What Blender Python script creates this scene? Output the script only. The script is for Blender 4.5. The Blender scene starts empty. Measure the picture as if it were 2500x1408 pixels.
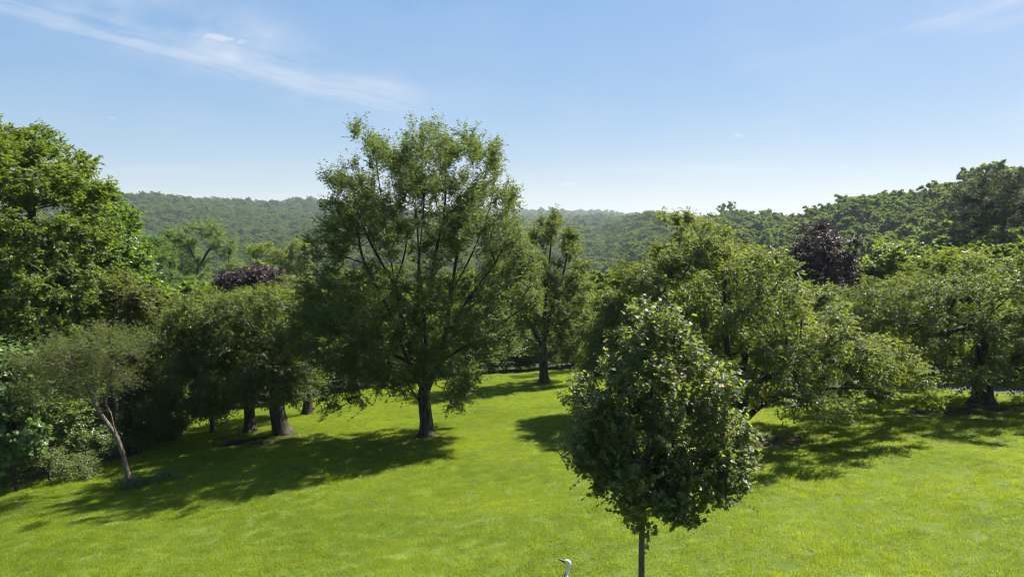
import bpy, math, random
import numpy as np
from mathutils import Matrix, Vector

sc = bpy.context.scene
C = sc.collection
EYE = 7.0
# ------------------------------------------------------------------ camera
cam = bpy.data.cameras.new('camera')
cam_o = bpy.data.objects.new('camera', cam)
C.objects.link(cam_o)
cam.sensor_width = 36.0
cam.lens = 36.0 * 1785 / 2500
cam.clip_start = 0.1
cam.clip_end = 20000
cam_o.location = (0, 0, EYE)
cam_o.rotation_euler = (math.radians(90 - 4.612), 0, 0)
sc.camera = cam_o
# ------------------------------------------------------------------ light
SUN_EL = math.radians(50.0)
SUN_AZ = math.atan2(.81, .585)
sdir = Vector((math.sin(SUN_AZ) * math.cos(SUN_EL), math.cos(SUN_AZ) * math.cos(SUN_EL), math.sin(SUN_EL)))
sun = bpy.data.lights.new('sun', 'SUN')
sun.energy = 5.0
sun.angle = math.radians(0.53)
sun.color = (1.0, 0.95, 0.86)
sun_o = bpy.data.objects.new('sun', sun)
C.objects.link(sun_o)
sun_o.rotation_euler = sdir.to_track_quat('Z', 'Y').to_euler()
sun_o.location = (0, 0, 60)

sc.view_settings.view_transform = 'Standard'
sc.view_settings.look = 'None'
sc.view_settings.gamma = 1.0
sc.view_settings.exposure = 1.55
sc.view_settings.use_curve_mapping = False
cy = sc.cycles
cy.max_bounces = 10
cy.diffuse_bounces = 5
cy.glossy_bounces = 2
cy.transmission_bounces = 7
cy.transparent_max_bounces = 8
cy.volume_bounces = 0
cy.caustics_reflective = False
cy.caustics_refractive = False
cy.sample_clamp_indirect = 4.0
cy.filter_width = 1.1
cy.use_adaptive_sampling = True
cy.adaptive_threshold = 0.01
cy.use_denoising = True
cy.denoising_input_passes = 'RGB_ALBEDO_NORMAL'


class NT:
    """small node-tree writer"""
    def __init__(s, tree):
        s.t = tree
    def n(s, typ, **kw):
        nd = s.t.nodes.new(typ)
        for k, v in kw.items():
            setattr(nd, k, v)
        return nd
    def put(s, sock, v):
        if isinstance(v, bpy.types.NodeSocket):
            s.t.links.new(v, sock)
        elif v is not None:
            sock.default_value = v
    def m(s, op, a, b=None, c=None, clamp=False):
        nd = s.n('ShaderNodeMath', operation=op, use_clamp=clamp)
        for i, v in enumerate((a, b, c)):
            if v is not None:
                s.put(nd.inputs[i], v)
        return nd.outputs[0]
    def mix(s, f, a, b):
        nd = s.n('ShaderNodeMix', data_type='RGBA')
        s.put(nd.inputs[0], f); s.put(nd.inputs[6], a); s.put(nd.inputs[7], b)
        return nd.outputs[2]
    def noise(s, vec, scale, detail=3, rough=.55, dist=0.0, col=False):
        nd = s.n('ShaderNodeTexNoise')
        if vec is not None:
            s.put(nd.inputs['Vector'], vec)
        nd.inputs['Scale'].default_value = scale
        nd.inputs['Detail'].default_value = detail
        nd.inputs['Roughness'].default_value = rough
        nd.inputs['Distortion'].default_value = dist
        return nd.outputs['Color' if col else 'Fac']
    def ramp(s, f, lo, hi):
        nd = s.n('ShaderNodeMapRange', interpolation_type='SMOOTHSTEP')
        s.put(nd.inputs[0], f)
        nd.inputs[1].default_value = lo; nd.inputs[2].default_value = hi
        return nd.outputs[0]
    def xyz(s, x, y, z):
        nd = s.n('ShaderNodeCombineXYZ')
        s.put(nd.inputs[0], x); s.put(nd.inputs[1], y); s.put(nd.inputs[2], z)
        return nd.outputs[0]


def rgba(c):
    return (c[0], c[1], c[2], 1.0)

# ------------------------------------------------------------------ sky with cirrus
world = bpy.data.worlds.new('World')
sc.world = world
world.use_nodes = True
w = NT(world.node_tree)
world.node_tree.nodes.clear()
sky = w.n('ShaderNodeTexSky', sky_type='NISHITA', sun_disc=False, sun_elevation=SUN_EL, sun_rotation=SUN_AZ,
          altitude=60, air_density=1.0, dust_density=0.8, ozone_density=3.0)
tc = w.n('ShaderNodeTexCoord')
sep = w.n('ShaderNodeSeparateXYZ')
w.put(sep.inputs[0], tc.outputs['Generated'])
dx, dy, dz = sep.outputs
ady = w.m('MAXIMUM', w.m('ABSOLUTE', dy), 0.12)
t_ = w.m('DIVIDE', dx, ady)            # direction slopes: sideways and up
e_ = w.m('DIVIDE', dz, ady)
wv = w.noise(w.xyz(w.m('MULTIPLY', t_, 2.0), w.m('MULTIPLY', e_, 5.0), 0), 2.2, 4, .6, col=True)
ws = w.n('ShaderNodeSeparateColor'); w.put(ws.inputs[0], wv)
wob = w.m('SUBTRACT', ws.outputs[0], .5)
tl = w.m('MINIMUM', t_, 0.1)
line = w.m('ADD', w.m('MULTIPLY', t_, -0.245), 0.131)
wob2 = w.m('SUBTRACT', ws.outputs[1], .5)
b_ = w.m('ADD', w.m('SUBTRACT', e_, line), w.m('ADD', w.m('MULTIPLY', wob, .030), w.m('MULTIPLY', wob2, .016)))
def bell(v, wd):
    q = w.m('DIVIDE', v, wd)
    return w.m('POWER', 2.718, w.m('MULTIPLY', w.m('MULTIPLY', q, q), -1.0))
fil = w.noise(w.xyz(w.m('ADD', w.m('MULTIPLY', t_, 3.0), w.m('MULTIPLY', wob, .6)), w.m('MULTIPLY', b_, 62.0), 3.3), 1.0, 7, .68)
soft = w.noise(w.xyz(w.m('MULTIPLY', t_, 5.0), w.m('MULTIPLY', e_, 9.0), 7.1), 1.3, 4, .6)
wid = w.m('ADD', .012, w.m('MULTIPLY', w.ramp(t_, -.75, -.40), .015))
core = bell(b_, wid)
# broad veil that opens above the streak near its middle
veil = w.m('MULTIPLY', bell(w.m('SUBTRACT', b_, .028), .045), bell(w.m('ADD', t_, .40), .20))
veil = w.m('MULTIPLY', veil, w.ramp(soft, .30, .75))
tail = w.m('MULTIPLY', bell(w.m('SUBTRACT', b_, .012), .022), bell(w.m('ADD', t_, .25), .13))
left_win = w.m('MULTIPLY', w.ramp(t_, -.86, -.62), w.ramp(t_, -.10, -.17))
streak = w.m('MULTIPLY', w.m('MULTIPLY', core, w.ramp(fil, .34, .66)), left_win)
streak = w.m('ADD', streak, w.m('MULTIPLY', w.m('MULTIPLY', tail, w.ramp(fil, .3, .7)), .55))
dens = w.m('ADD', w.m('MULTIPLY', streak, .42), w.m('MULTIPLY', veil, .75))
# thin streaks on the other side running the other way
c2 = w.m('SUBTRACT', e_, w.m('MULTIPLY', t_, .27))
f2 = w.noise(w.xyz(w.m('MULTIPLY', t_, 2.6), w.m('MULTIPLY', c2, 26.0), 1.7), 1.0, 4, .6)
f2b = w.noise(w.xyz(w.m('MULTIPLY', t_, 2.5), w.m('MULTIPLY', e_, 6.0), 9.2), 1.2, 3, .6)
st2 = w.m('MULTIPLY', w.m('MULTIPLY', w.ramp(f2, .48, .74), w.ramp(f2b, .36, .60)), w.m('MULTIPLY', w.ramp(t_, .12, .35), w.ramp(e_, .12, .20)))
dens = w.m('ADD', dens, w.m('MULTIPLY', st2, .45))
# a general milky veil in patches, and a faint level band low over the hills
dens = w.m('ADD', dens, w.m('MULTIPLY', w.ramp(f2b, .35, .8), .16))
band = w.m('MULTIPLY', bell(w.m('SUBTRACT', w.m('ADD', e_, w.m('MULTIPLY', wob, .012)), .080), .010), w.ramp(w.noise(w.xyz(w.m('MULTIPLY', t_, 3.0), w.m('MULTIPLY', e_, 40.0), 4.4), 1.0, 3), .42, .68))
dens = w.m('ADD', dens, w.m('MULTIPLY', band, .30))
# little puffs
pn = w.noise(w.xyz(w.m('MULTIPLY', t_, 90.0), w.m('MULTIPLY', e_, 200.0), 0), 1.0, 5, .65)
def puff(px, py, sx, sy, k):
    tt, ee = (px - 1250) / 1785, (560 - py) / 1785
    q = w.m('MULTIPLY', bell(w.m('SUBTRACT', t_, tt), sx), bell(w.m('SUBTRACT', e_, ee), sy))
    return w.m('MULTIPLY', w.ramp(w.m('MULTIPLY', q, w.m('SUBTRACT', w.m('MULTIPLY', pn, 2.4), .45)), .18, .75), k)
for a in ((530, 101, .010, .0042, .6), (556, 106, .013, .0048, .6), (580, 109, .006, .0028, .4), (605, 114, .008, .0036, .4), (1380, 452, .010, .0026, .4), (1398, 450, .009, .0024, .4), (1795, 334, .008, .003, .4), (290, 293, .008, .0022, .35), (2057, 406, .006, .0025, .3)):
    dens = w.m('ADD', dens, puff(*a))
dens = w.m('MINIMUM', w.m('MULTIPLY', dens, w.ramp(dz, -.01, .03)), .9)
hs = w.n('ShaderNodeHueSaturation')
hs.inputs['Saturation'].default_value = 2.5
CLOUD = 2.15
gm = w.n('ShaderNodeGamma'); gm.inputs[1].default_value = .29
w.put(gm.inputs[0], sky.outputs[0])
tn = w.n('ShaderNodeMix', data_type='RGBA', blend_type='MULTIPLY')
tn.inputs[0].default_value = 1
w.put(tn.inputs[6], gm.outputs[0]); tn.inputs[7].default_value = (1.04, 1.045, 1.085, 1)
w.put(hs.inputs['Color'], tn.outputs[2])
cloud_col = w.mix(.35, (CLOUD, CLOUD, CLOUD * 1.02, 1), hs.outputs[0])
skymix = w.mix(dens, hs.outputs[0], cloud_col)
bg = w.n('ShaderNodeBackground')
bg.inputs[1].default_value = 0.150
w.put(bg.inputs[0], skymix)
wo = w.n('ShaderNodeOutputWorld')
w.put(wo.inputs[0], bg.outputs[0])

# ------------------------------------------------------------------ terrain
def sp(v, k):
    return np.logaddexp(0, v / k) * k

def lawn_h(x, y):
    y = np.clip(y, -6, 80)
    x = np.clip(x, -60, 60)
    return EYE - 5.19 + .053 * x - .083 * y - .0022 * sp(-(x + 2), 2) ** 2 - .0006 * sp(y - 25, 3) ** 2

TD = np.array([50, 80, 130, 200, 300, 450, 700, 1100, 1700, 2600, 4600], float)
TT = np.array([-.8, -.53, -.27, 0, .1, .2, .3, .5, .66, .9])
TZ = np.array([
    [-12, -17, -24, -28, -26, -20, 0, 30, 25, 20, 10],
    [-11, -18, -26, -31, -30, -22, -2, 38, 25, 20, 10],
    [-10, -18, -28, -33, -33, -28, -8, 21, 18, 20, 10],
    [-9.5, -17, -28, -34, -36, -34, -25, -8, 15, 38, 20],
    [-9, -16, -27, -33, -35, -33, -20, 0, 12, 42, 20],
    [-8.5, -15, -25, -28, -24, -17, 0, -8, 5, 25, 10],
    [-8, -14, -22, -21, -15, -2.5, -12, -15, 0, 10, 5],
    [-7.5, -15, -20, -13, 1.5, -5, -14, -15, -5, 5, 0],
    [-7, -13, -14, 5, 7, -2, -14, -15, -5, 5, 0],
    [-6, -11, -8, 14, 14, 0, -10, -12, -5, 5, 0]], float)
LTD = np.log(TD)
def smooth_idx(v, knots):
    i = np.clip(np.searchsorted(knots, v) - 1, 0, len(knots) - 2)
    f = np.clip((v - knots[i]) / (knots[i + 1] - knots[i]), 0, 1)
    return i, f
def cr(p0, p1, p2, p3, f):
    return p1 + .5 * f * (p2 - p0 + f * (2 * p0 - 5 * p1 + 4 * p2 - p3 + f * (3 * (p1 - p2) + p3 - p0)))
def far_h(x, y):
    r = np.hypot(x, y)
    az = np.arctan2(x, y)
    azc = np.clip(az, -.72, .74)
    t = np.tan(azc)
    D = np.maximum(r * np.cos(azc), 45)
    i, f = smooth_idx(t, TT)
    j, g = smooth_idx(np.log(D), LTD)
    g = g.astype(float)
    def col(k):
        z = TZ[k]
        jm, jp = np.maximum(j - 1, 0), np.minimum(j + 2, len(TD) - 1)
        return cr(z[jm, ] if False else TZ[k, jm], TZ[k, j], TZ[k, j + 1], TZ[k, jp], g)
    fs = f * f * (3 - 2 * f)
    return EYE + col(i) * (1 - fs) + col(i + 1) * fs
def ground_h(x, y):
    x = np.asarray(x, float); y = np.asarray(y, float)
    D = np.hypot(x, y)
    wgt = np.clip((np.where(y > 0, np.maximum(y, D * .72), 0) - 46) / 30, 0, 1)
    wgt = wgt * wgt * (3 - 2 * wgt)
    z = lawn_h(x, y) * (1 - wgt) + far_h(x, np.maximum(y, 1e-3)) * wgt
    amp = np.clip((D - 60) / 300, 0, 1)
    z = z + amp * (1.6 * np.sin(x * .021 + 1.3) * np.cos(y * .017) + 1.1 * np.sin(x * .047 + y * .031))
    z = z + np.clip((D - 380) / 500, 0, 1) * (5.5 * np.sin(x * .0125 + y * .006 + 2) * np.sin(y * .0095 + .4) + 2.5 * np.sin(x * .027 - y * .019))
    z = z + .035 * np.sin(x * .55 + .7) * np.sin(y * .47 + .2) + .02 * np.sin(x * 1.3 + y * .9)
    return z
def gh(x, y):
    return float(ground_h(x, y))

LAWN = np.array([(-24, -4), (-23, 13), (-18.6, 20.5), (-16.6, 23.0), (-15.0, 26.3), (-13.9, 28.0), (-16.0, 31), (-15.8, 35.5), (-12.5, 40), (-6, 43.8), (-1.3, 46.9), (4.3, 47.8),
                 (10, 44.5), (16, 38.5), (21, 34.2), (26, 29), (36, 18), (42, -4)], float)
def inside(px, py, poly=LAWN):
    r = np.zeros(px.shape, bool)
    n = len(poly)
    for k in range(n):
        (x1, y1), (x2, y2) = poly[k], poly[(k + 1) % n]
        c = ((y1 > py) != (y2 > py)) & (px < (x2 - x1) * (py - y1) / ((y2 - y1) if y2 != y1 else 1e-9) + x1)
        r ^= c
    return r
BARE = [(-9.9, 27.7, 2.2, .9), (7.4, 22.6, 2.4, 1.1), (17.2, 25.9, 3.8, 1.1), (-11.2, 29.3, .9, .6), (-3.15, 26.2, .75, .55), (13.4, 31.6, 2.0, 1.2), (1.8, 40.3, .5, .5)]
def bare_at(x, y):
    v = np.zeros(np.shape(x))
    for bx, by, rx, ry in BARE:
        q = np.hypot((x - bx) / rx, (y - by) / ry) + .22 * np.sin(x * 2.3 + y * 1.1) * np.sin(y * 3.1 - x) + .16 * np.sin(x * 6.1 - y * 2.7) * np.sin(y * 7.3 + x * 1.9)
        v = np.maximum(v, np.clip((1.15 - q) / .45, 0, 1))
    return v
DRIVE = np.array([(8, 44.5), (12, 39.8), (15.6, 35.2), (18.6, 32.2), (21.4, 29.6), (25, 26.0), (30, 20.5), (36, 12)], float)
def drive_dist(x, y):
    d = np.full(np.shape(x), 1e9)
    for (x1, y1), (x2, y2) in zip(DRIVE[:-1], DRIVE[1:]):
        ux, uy = x2 - x1, y2 - y1
        s = np.clip(((x - x1) * ux + (y - y1) * uy) / (ux * ux + uy * uy), 0, 1)
        d = np.minimum(d, np.hypot(x - x1 - s * ux, y - y1 - s * uy))
    return d

# ------------------------------------------------------------------ mesh helpers
def mesh_tris(name, v, f, mat=None, tint=None, smooth=False):
    v = np.ascontiguousarray(v, np.float32); f = np.ascontiguousarray(f, np.int32)
    me = bpy.data.meshes.new(name)
    k = f.shape[1]
    me.vertices.add(len(v)); me.vertices.foreach_set('co', v.ravel())
    me.loops.add(f.size); me.loops.foreach_set('vertex_index', f.ravel())
    me.polygons.add(len(f)); me.polygons.foreach_set('loop_start', np.arange(0, f.size, k, dtype=np.int32))
    me.polygons.foreach_set('use_smooth', np.full(len(f), smooth, bool))
    if tint is not None:
        a = me.attributes.new('tint', 'FLOAT', 'POINT')
        a.data.foreach_set('value', np.ascontiguousarray(tint, np.float32))
    me.update(calc_edges=True)
    if mat:
        me.materials.append(mat)
    return me
def obj(name, me, parent=None, loc=None):
    o = bpy.data.objects.new(name, me)
    C.objects.link(o)
    if parent is not None:
        o.parent = parent
    if loc is not None:
        o.location = loc
    return o
def tag(o, label, cat, group=None):
    o['label'] = label; o['category'] = cat
    if group:
        o['group'] = group
    return o
def thing(name, label, cat, loc, group=None):
    o = bpy.data.objects.new(name, None)
    C.objects.link(o)
    o.empty_display_size = .3
    o.location = loc
    return tag(o, label, cat, group)
def nrm(a):
    return a / np.maximum(np.linalg.norm(a, axis=-1, keepdims=True), 1e-9)
class Acc:
    def __init__(s):
        s.v = []; s.f = []; s.n = 0
    def add(s, v, f):
        s.v.append(v); s.f.append(f + s.n); s.n += len(v)
    def mesh(s, name, mat, smooth=True):
        return mesh_tris(name, np.concatenate(s.v), np.concatenate(s.f), mat, smooth=smooth)
def tube(acc, p, r, k, flute=0.0, cap=True):
    """p (n,3), r (n,) -> closed tapering tube of k sides"""
    p = np.asarray(p, float); r = np.asarray(r, float); n = len(p)
    t = np.gradient(p, axis=0); t = nrm(t)
    ref = np.array([.31, .95, .05]) if abs(t[:, 2]).mean() > .5 else np.array([.05, .1, 1.0])
    s = nrm(np.cross(t, ref)); u = np.cross(s, t)
    a = np.arange(k) * 2 * np.pi / k
    rr = r[:, None] * (1 + (flute * (np.sin(a * 3 + 1) * .6 + np.sin(a * 5 + .4) * .5))[None] if flute else np.ones((1, k)))
    v = p[:, None] + rr[..., None] * (np.cos(a)[None, :, None] * s[:, None] + np.sin(a)[None, :, None] * u[:, None])
    v = v.reshape(-1, 3)
    i = (np.arange(n - 1)[:, None] * k + np.arange(k)[None]).ravel()
    j = (np.arange(n - 1)[:, None] * k + (np.arange(k)[None] + 1) % k).ravel()
    f = np.concatenate([np.stack([i, j, j + k], 1), np.stack([i, j + k, i + k], 1)])
    if cap:
        v = np.concatenate([v, p[-1:] + t[-1:] * r[-1]])
        e = (n - 1) * k
        f = np.concatenate([f, np.stack([e + np.arange(k), e + (np.arange(k) + 1) % k, np.full(k, n * k)], 1)])
    acc.add(v, f)

# ------------------------------------------------------------------ materials
def new_mat(name):
    m = bpy.data.materials.new(name)
    m.use_nodes = True
    m.node_tree.nodes.clear()
    return m, NT(m.node_tree)
def finish(n, surf, vol=None):
    o = n.n('ShaderNodeOutputMaterial')
    if surf is not None:
        n.put(o.inputs[0], surf)
    if vol is not None:
        n.put(o.inputs[1], vol)
def princ(n, col, rough=.6, spec=.5, normal=None):
    p = n.n('ShaderNodeBsdfPrincipled')
    n.put(p.inputs['Base Color'], col); n.put(p.inputs['Roughness'], rough)
    p.inputs['Specular IOR Level'].default_value = spec
    if normal is not None:
        n.put(p.inputs['Normal'], normal)
    return p.outputs[0]
def leaf_mat(name, c1, c2, tr, rough=.45, spec=.5, trf=.42, young=None, big=.5, vary=.35):
    """front colour runs c1..c2 with the leaf's own tint; light also passes through as tr"""
    m, n = new_mat(name)
    at = n.n('ShaderNodeAttribute', attribute_name='tint')
    oi = n.n('ShaderNodeObjectInfo')
    geo = n.n('ShaderNodeNewGeometry')
    nz = n.noise(geo.outputs['Position'], big, 2, .6)
    f = n.m('ADD', n.m('MULTIPLY', at.outputs['Fac'], .7), n.m('MULTIPLY', n.ramp(nz, .3, .7), .3))
    f = n.m('ADD', f, n.m('MULTIPLY', n.m('SUBTRACT', oi.outputs['Random'], .5), vary), clamp=True)
    col = n.mix(f, rgba(c1), rgba(c2))
    tcol = n.mix(f, rgba([c * .75 for c in tr]), rgba([c * 1.15 for c in tr]))
    if young is not None:
        y = n.ramp(at.outputs['Fac'], .955, .99)
        col = n.mix(y, col, rgba(young)); tcol = n.mix(y, tcol, rgba([min(1, c * 1.8) for c in young]))
    td = n.n('ShaderNodeBsdfTranslucent')
    n.put(td.inputs[0], tcol)
    mx = n.n('ShaderNodeMixShader'); mx.inputs[0].default_value = trf
    n.put(mx.inputs[1], princ(n, col, rough, spec)); n.put(mx.inputs[2], td.outputs[0])
    finish(n, mx.outputs[0])
    return m
def bark_mat(name, c1, c2, scale=9):
    m, n = new_mat(name)
    tcn = n.n('ShaderNodeTexCoord')
    mp = n.n('ShaderNodeMapping'); mp.inputs['Scale'].default_value = (1, 1, .22)
    n.put(mp.inputs[0], tcn.outputs['Object'])
    z = n.noise(mp.outputs[0], scale, 5, .65)
    z2 = n.noise(tcn.outputs['Object'], 2.1, 3, .6)
    col = n.mix(n.ramp(z, .35, .68), rgba(c1), rgba(c2))
    col = n.mix(n.m('MULTIPLY', n.ramp(z2, .5, .75), .5), col, rgba((.085, .085, .062)))
    bp = n.n('ShaderNodeBump'); bp.inputs['Strength'].default_value = .9; bp.inputs['Distance'].default_value = .03
    n.put(bp.inputs['Height'], z)
    finish(n, princ(n, col, .85, .2, bp.outputs[0]))
    return m
BARK = bark_mat('bark_dark', (.022, .018, .014), (.080, .065, .052))
BARK_PALE = bark_mat('bark_pale', (.05, .036, .027), (.20, .16, .125), 14)
BARK_YOUNG = bark_mat('bark_young', (.07, .055, .045), (.15, .125, .105), 22)
LEAF = {
    'pear': leaf_mat('leaf_pear', (.022, .044, .012), (.080, .115, .024), (.165, .225, .018), .55, .4, .45),
    'pear_warm': leaf_mat('leaf_pear_warm', (.032, .058, .012), (.098, .128, .020), (.20, .25, .018), .55, .4, .45),
    'cherry': leaf_mat('leaf_cherry', (.024, .048, .013), (.104, .136, .024), (.235, .29, .016), .50, .45, .46),
    'cherry_dark': leaf_mat('leaf_cherry_dark', (.022, .046, .013), (.095, .128, .024), (.225, .28, .016), .50, .45, .46),
    'cherry_light': leaf_mat('leaf_cherry_light', (.048, .082, .016), (.120, .155, .022), (.26, .34, .018), .44, .45, .46),
    'plum': leaf_mat('leaf_plum', (.025, .018, .018), (.072, .050, .048), (.050, .026, .025), .5, .42, .3),
    'pine': leaf_mat('pine_needles', (.024, .036, .014), (.055, .068, .024), (.05, .065, .02), .6, .3, .25),
    'oak': leaf_mat('leaf_oak', (.030, .064, .012), (.100, .145, .017), (.22, .30, .013), .52, .42, .46),
    'maple_dark': leaf_mat('leaf_maple_dark', (.028, .068, .014), (.080, .138, .020), (.17, .29, .018), .44, .5, .46),
    'bronze': leaf_mat('leaf_bronze', (.040, .060, .014), (.105, .120, .022), (.20, .22, .018), .55, .4, .46),
    'locust': leaf_mat('leaf_locust', (.070, .120, .028), (.125, .18, .045), (.24, .34, .045), .55, .35, .48),
    'locust_dark': leaf_mat('leaf_locust_dark', (.046, .095, .020), (.090, .150, .030), (.18, .30, .03), .55, .35, .48),
    'locust_bright': leaf_mat('leaf_walnut', (.080, .12, .020), (.14, .18, .026), (.30, .38, .025), .55, .35, .48),
    'bright': leaf_mat('leaf_bright', (.085, .14, .016), (.15, .20, .020), (.36, .46, .02), .55, .35, .5),
    'sparse': leaf_mat('leaf_sparse', (.040, .068, .012), (.100, .135, .022), (.20, .26, .02), .6, .25),
    'vine': leaf_mat('leaf_vine', (.055, .105, .030), (.130, .19, .060), (.19, .32, .05), .45, .5),
    'bush_dark': leaf_mat('leaf_bush_dark', (.040, .076, .018), (.112, .152, .034), (.24, .32, .025), .46, .45, .46),
    'bush_pale': leaf_mat('leaf_bush_pale', (.075, .105, .032), (.150, .170, .055), (.25, .30, .05), .5, .4),
    'maple': leaf_mat('leaf_young_maple', (.040, .066, .024), (.125, .158, .055), (.28, .35, .035), .50, .45, .50, young=(.22, .13, .045)),
    'forest': leaf_mat('leaf_forest', (.034, .068, .012), (.120, .168, .024), (.21, .30, .018), .55, .3, .46, big=.05, vary=.75),
    'weed': leaf_mat('leaf_weed', (.05, .10, .03), (.09, .15, .05), (.12, .2, .03), .5, .4),
}
# per kind: up, outward, leaf droop, width / length, twig length, how level the leaf lies, fold
SHAPE = {
    'pear': (.55, .8, .35, .62, .62, .7, .10), 'pear_warm': (.6, .8, .35, .62, .62, .7, .10),
    'cherry': (.10, .9, .55, .46, .62, .9, .08), 'cherry_dark': (.10, .9, .55, .46, .62, .9, .08), 'cherry_light': (.1, .8, .4, .5, .6, .8, .08),
    'plum': (.3, .8, .4, .62, .6, .7, .1), 'pine': (.45, .9, -.1, .10, .6, .2, .0), 'oak': (.25, .9, .30, .58, .55, .7, .12),
    'maple_dark': (.25, .8, .4, .8, .6, .7, .1), 'bronze': (.25, .8, .4, .6, .5, .7, .1), 'locust': (.15, .7, .3, .45, .8, .8, .05),
    'locust_dark': (.15, .7, .3, .45, .8, .8, .05), 'locust_bright': (.15, .7, .3, .5, .8, .8, .05), 'bright': (.2, .7, .3, .6, .7, .8, .05),
    'sparse': (.35, .6, .15, .45, .85, .6, .05), 'vine': (.1, .5, .45, .95, .5, .9, .08), 'bush_dark': (.1, .8, .3, .62, .55, .9, .08),
    'bush_pale': (.35, .6, .1, .5, .5, .6, .08), 'maple': (.9, .55, .50, 1.0, .36, .75, .08), 'forest': (.2, .9, .2, .8, .7, .6, .1), 'weed': (.4, .8, .3, .6, .2, .6, .1),
}
QUAD = (np.array([(0, 0, 0), (.42, .5, 1), (1, 0, -.6), (.42, -.5, 1)], float), np.array([(0, 2, 1), (0, 3, 2)]))
_ml = [(0, 0), (.06, .30), (.02, .46), (.30, .36), (.50, .58), (.52, .26), (.74, .20), (1, 0), (.74, -.20), (.52, -.26), (.50, -.58), (.30, -.36), (.02, -.46), (.06, -.30)]
MAPLE_PLAIN = (np.array([(0, 0, 0), (.05, .42, .6), (.5, .56, .6), (.5, .24, 0), (1, 0, -.5), (.5, -.24, 0), (.5, -.56, .6), (.05, -.42, .6)], float), np.array([(0, k, k + 1) for k in range(1, 7)]))
MAPLE = (np.array([(.36, 0, -.5)] + [(a, b, 1.2 * abs(b) - .5 * a) for a, b in _ml], float), np.array([(0, 1 + k, 1 + (k + 1) % 14) for k in range(14)]))

def frames(rng, T, centre, kind, ns, nl, L):
    """leaf frames on twigs at the crown points T: base, axis, side, normal, size, tint"""
    up, out, droop, wr, tl, lv, fold = SHAPE[kind]
    n = len(T)
    o = nrm(T - centre) * np.array([1, 1, .8])
    d = nrm(o[:, None] * out + rng.normal(size=(n, ns, 3)) * .62 + np.array([0, 0, up]))
    ln = tl * rng.uniform(.55, 1.25, (n, ns, 1, 1))
    s = ((np.arange(nl) + rng.uniform(0, 1, (n, ns, nl))) / nl)[..., None]
    sag = np.array([0, 0, -.22 if kind not in ('maple', 'pear', 'pear_warm') else -.06])
    tw0 = T[:, None, None] - d[:, :, None] * ln * .25 + rng.normal(size=(n, ns, 1, 3)) * .08
    pos = tw0 + d[:, :, None] * ln * s + sag * s * s * ln
    sd = nrm(np.cross(d, np.array([.02, .03, 1.0])))[:, :, None] * np.where(np.arange(nl) % 2, 1, -1)[None, None, :, None]
    dd = np.broadcast_to(d[:, :, None], pos.shape)
    ax = nrm(dd * .55 + sd * .75 + rng.normal(size=pos.shape) * .35 + np.array([0, 0, -droop]))
    nm = np.array([0, 0, lv]) + rng.normal(size=pos.shape) * .55 + o[:, None, None] * .45
    sv = nrm(np.cross(nm, ax)); nm = np.cross(ax, sv)
    size = L * rng.uniform(.65, 1.2, pos.shape[:-1])
    tint = np.clip(rng.normal(.45, .22, pos.shape[:-1]) + rng.normal(0, .14, (n, 1, 1)) + .18 * (s[..., 0] - .5), 0, .93)
    flat = lambda q: q.reshape(-1, q.shape[-1]) if q.ndim == 4 else q.reshape(-1)
    twigs = (tw0[:, :, 0].reshape(-1, 3), (tw0 + d[:, :, None] * ln + sag * ln)[:, :, 0].reshape(-1, 3))
    return flat(pos), flat(ax), flat(sv), flat(nm), flat(size), flat(tint), wr, fold, twigs
def leaf_arrays(pos, ax, sv, nm, size, wr, fold, tpl=QUAD):
    tv, tf = tpl
    L = size[:, None, None]
    v = pos[:, None] + ax[:, None] * (tv[:, 0][None, :, None] * L) + sv[:, None] * (tv[:, 1][None, :, None] * L * wr) + nm[:, None] * (tv[:, 2][None, :, None] * L * fold)
    f = tf[None] + (np.arange(len(pos)) * len(tv))[:, None, None]
    return v.reshape(-1, 3), f.reshape(-1, 3)

def spline(p, step):
    p = np.asarray(p, float)
    q = np.concatenate([[2 * p[0] - p[1]], p, [2 * p[-1] - p[-2]]])
    res = [p[0]]
    for i in range(len(p) - 1):
        k = max(1, int(np.linalg.norm(p[i + 1] - p[i]) / step))
        for j in range(1, k + 1):
            res.append(cr(q[i], q[i + 1], q[i + 2], q[i + 3], j / k))
    return np.array(res)

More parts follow.
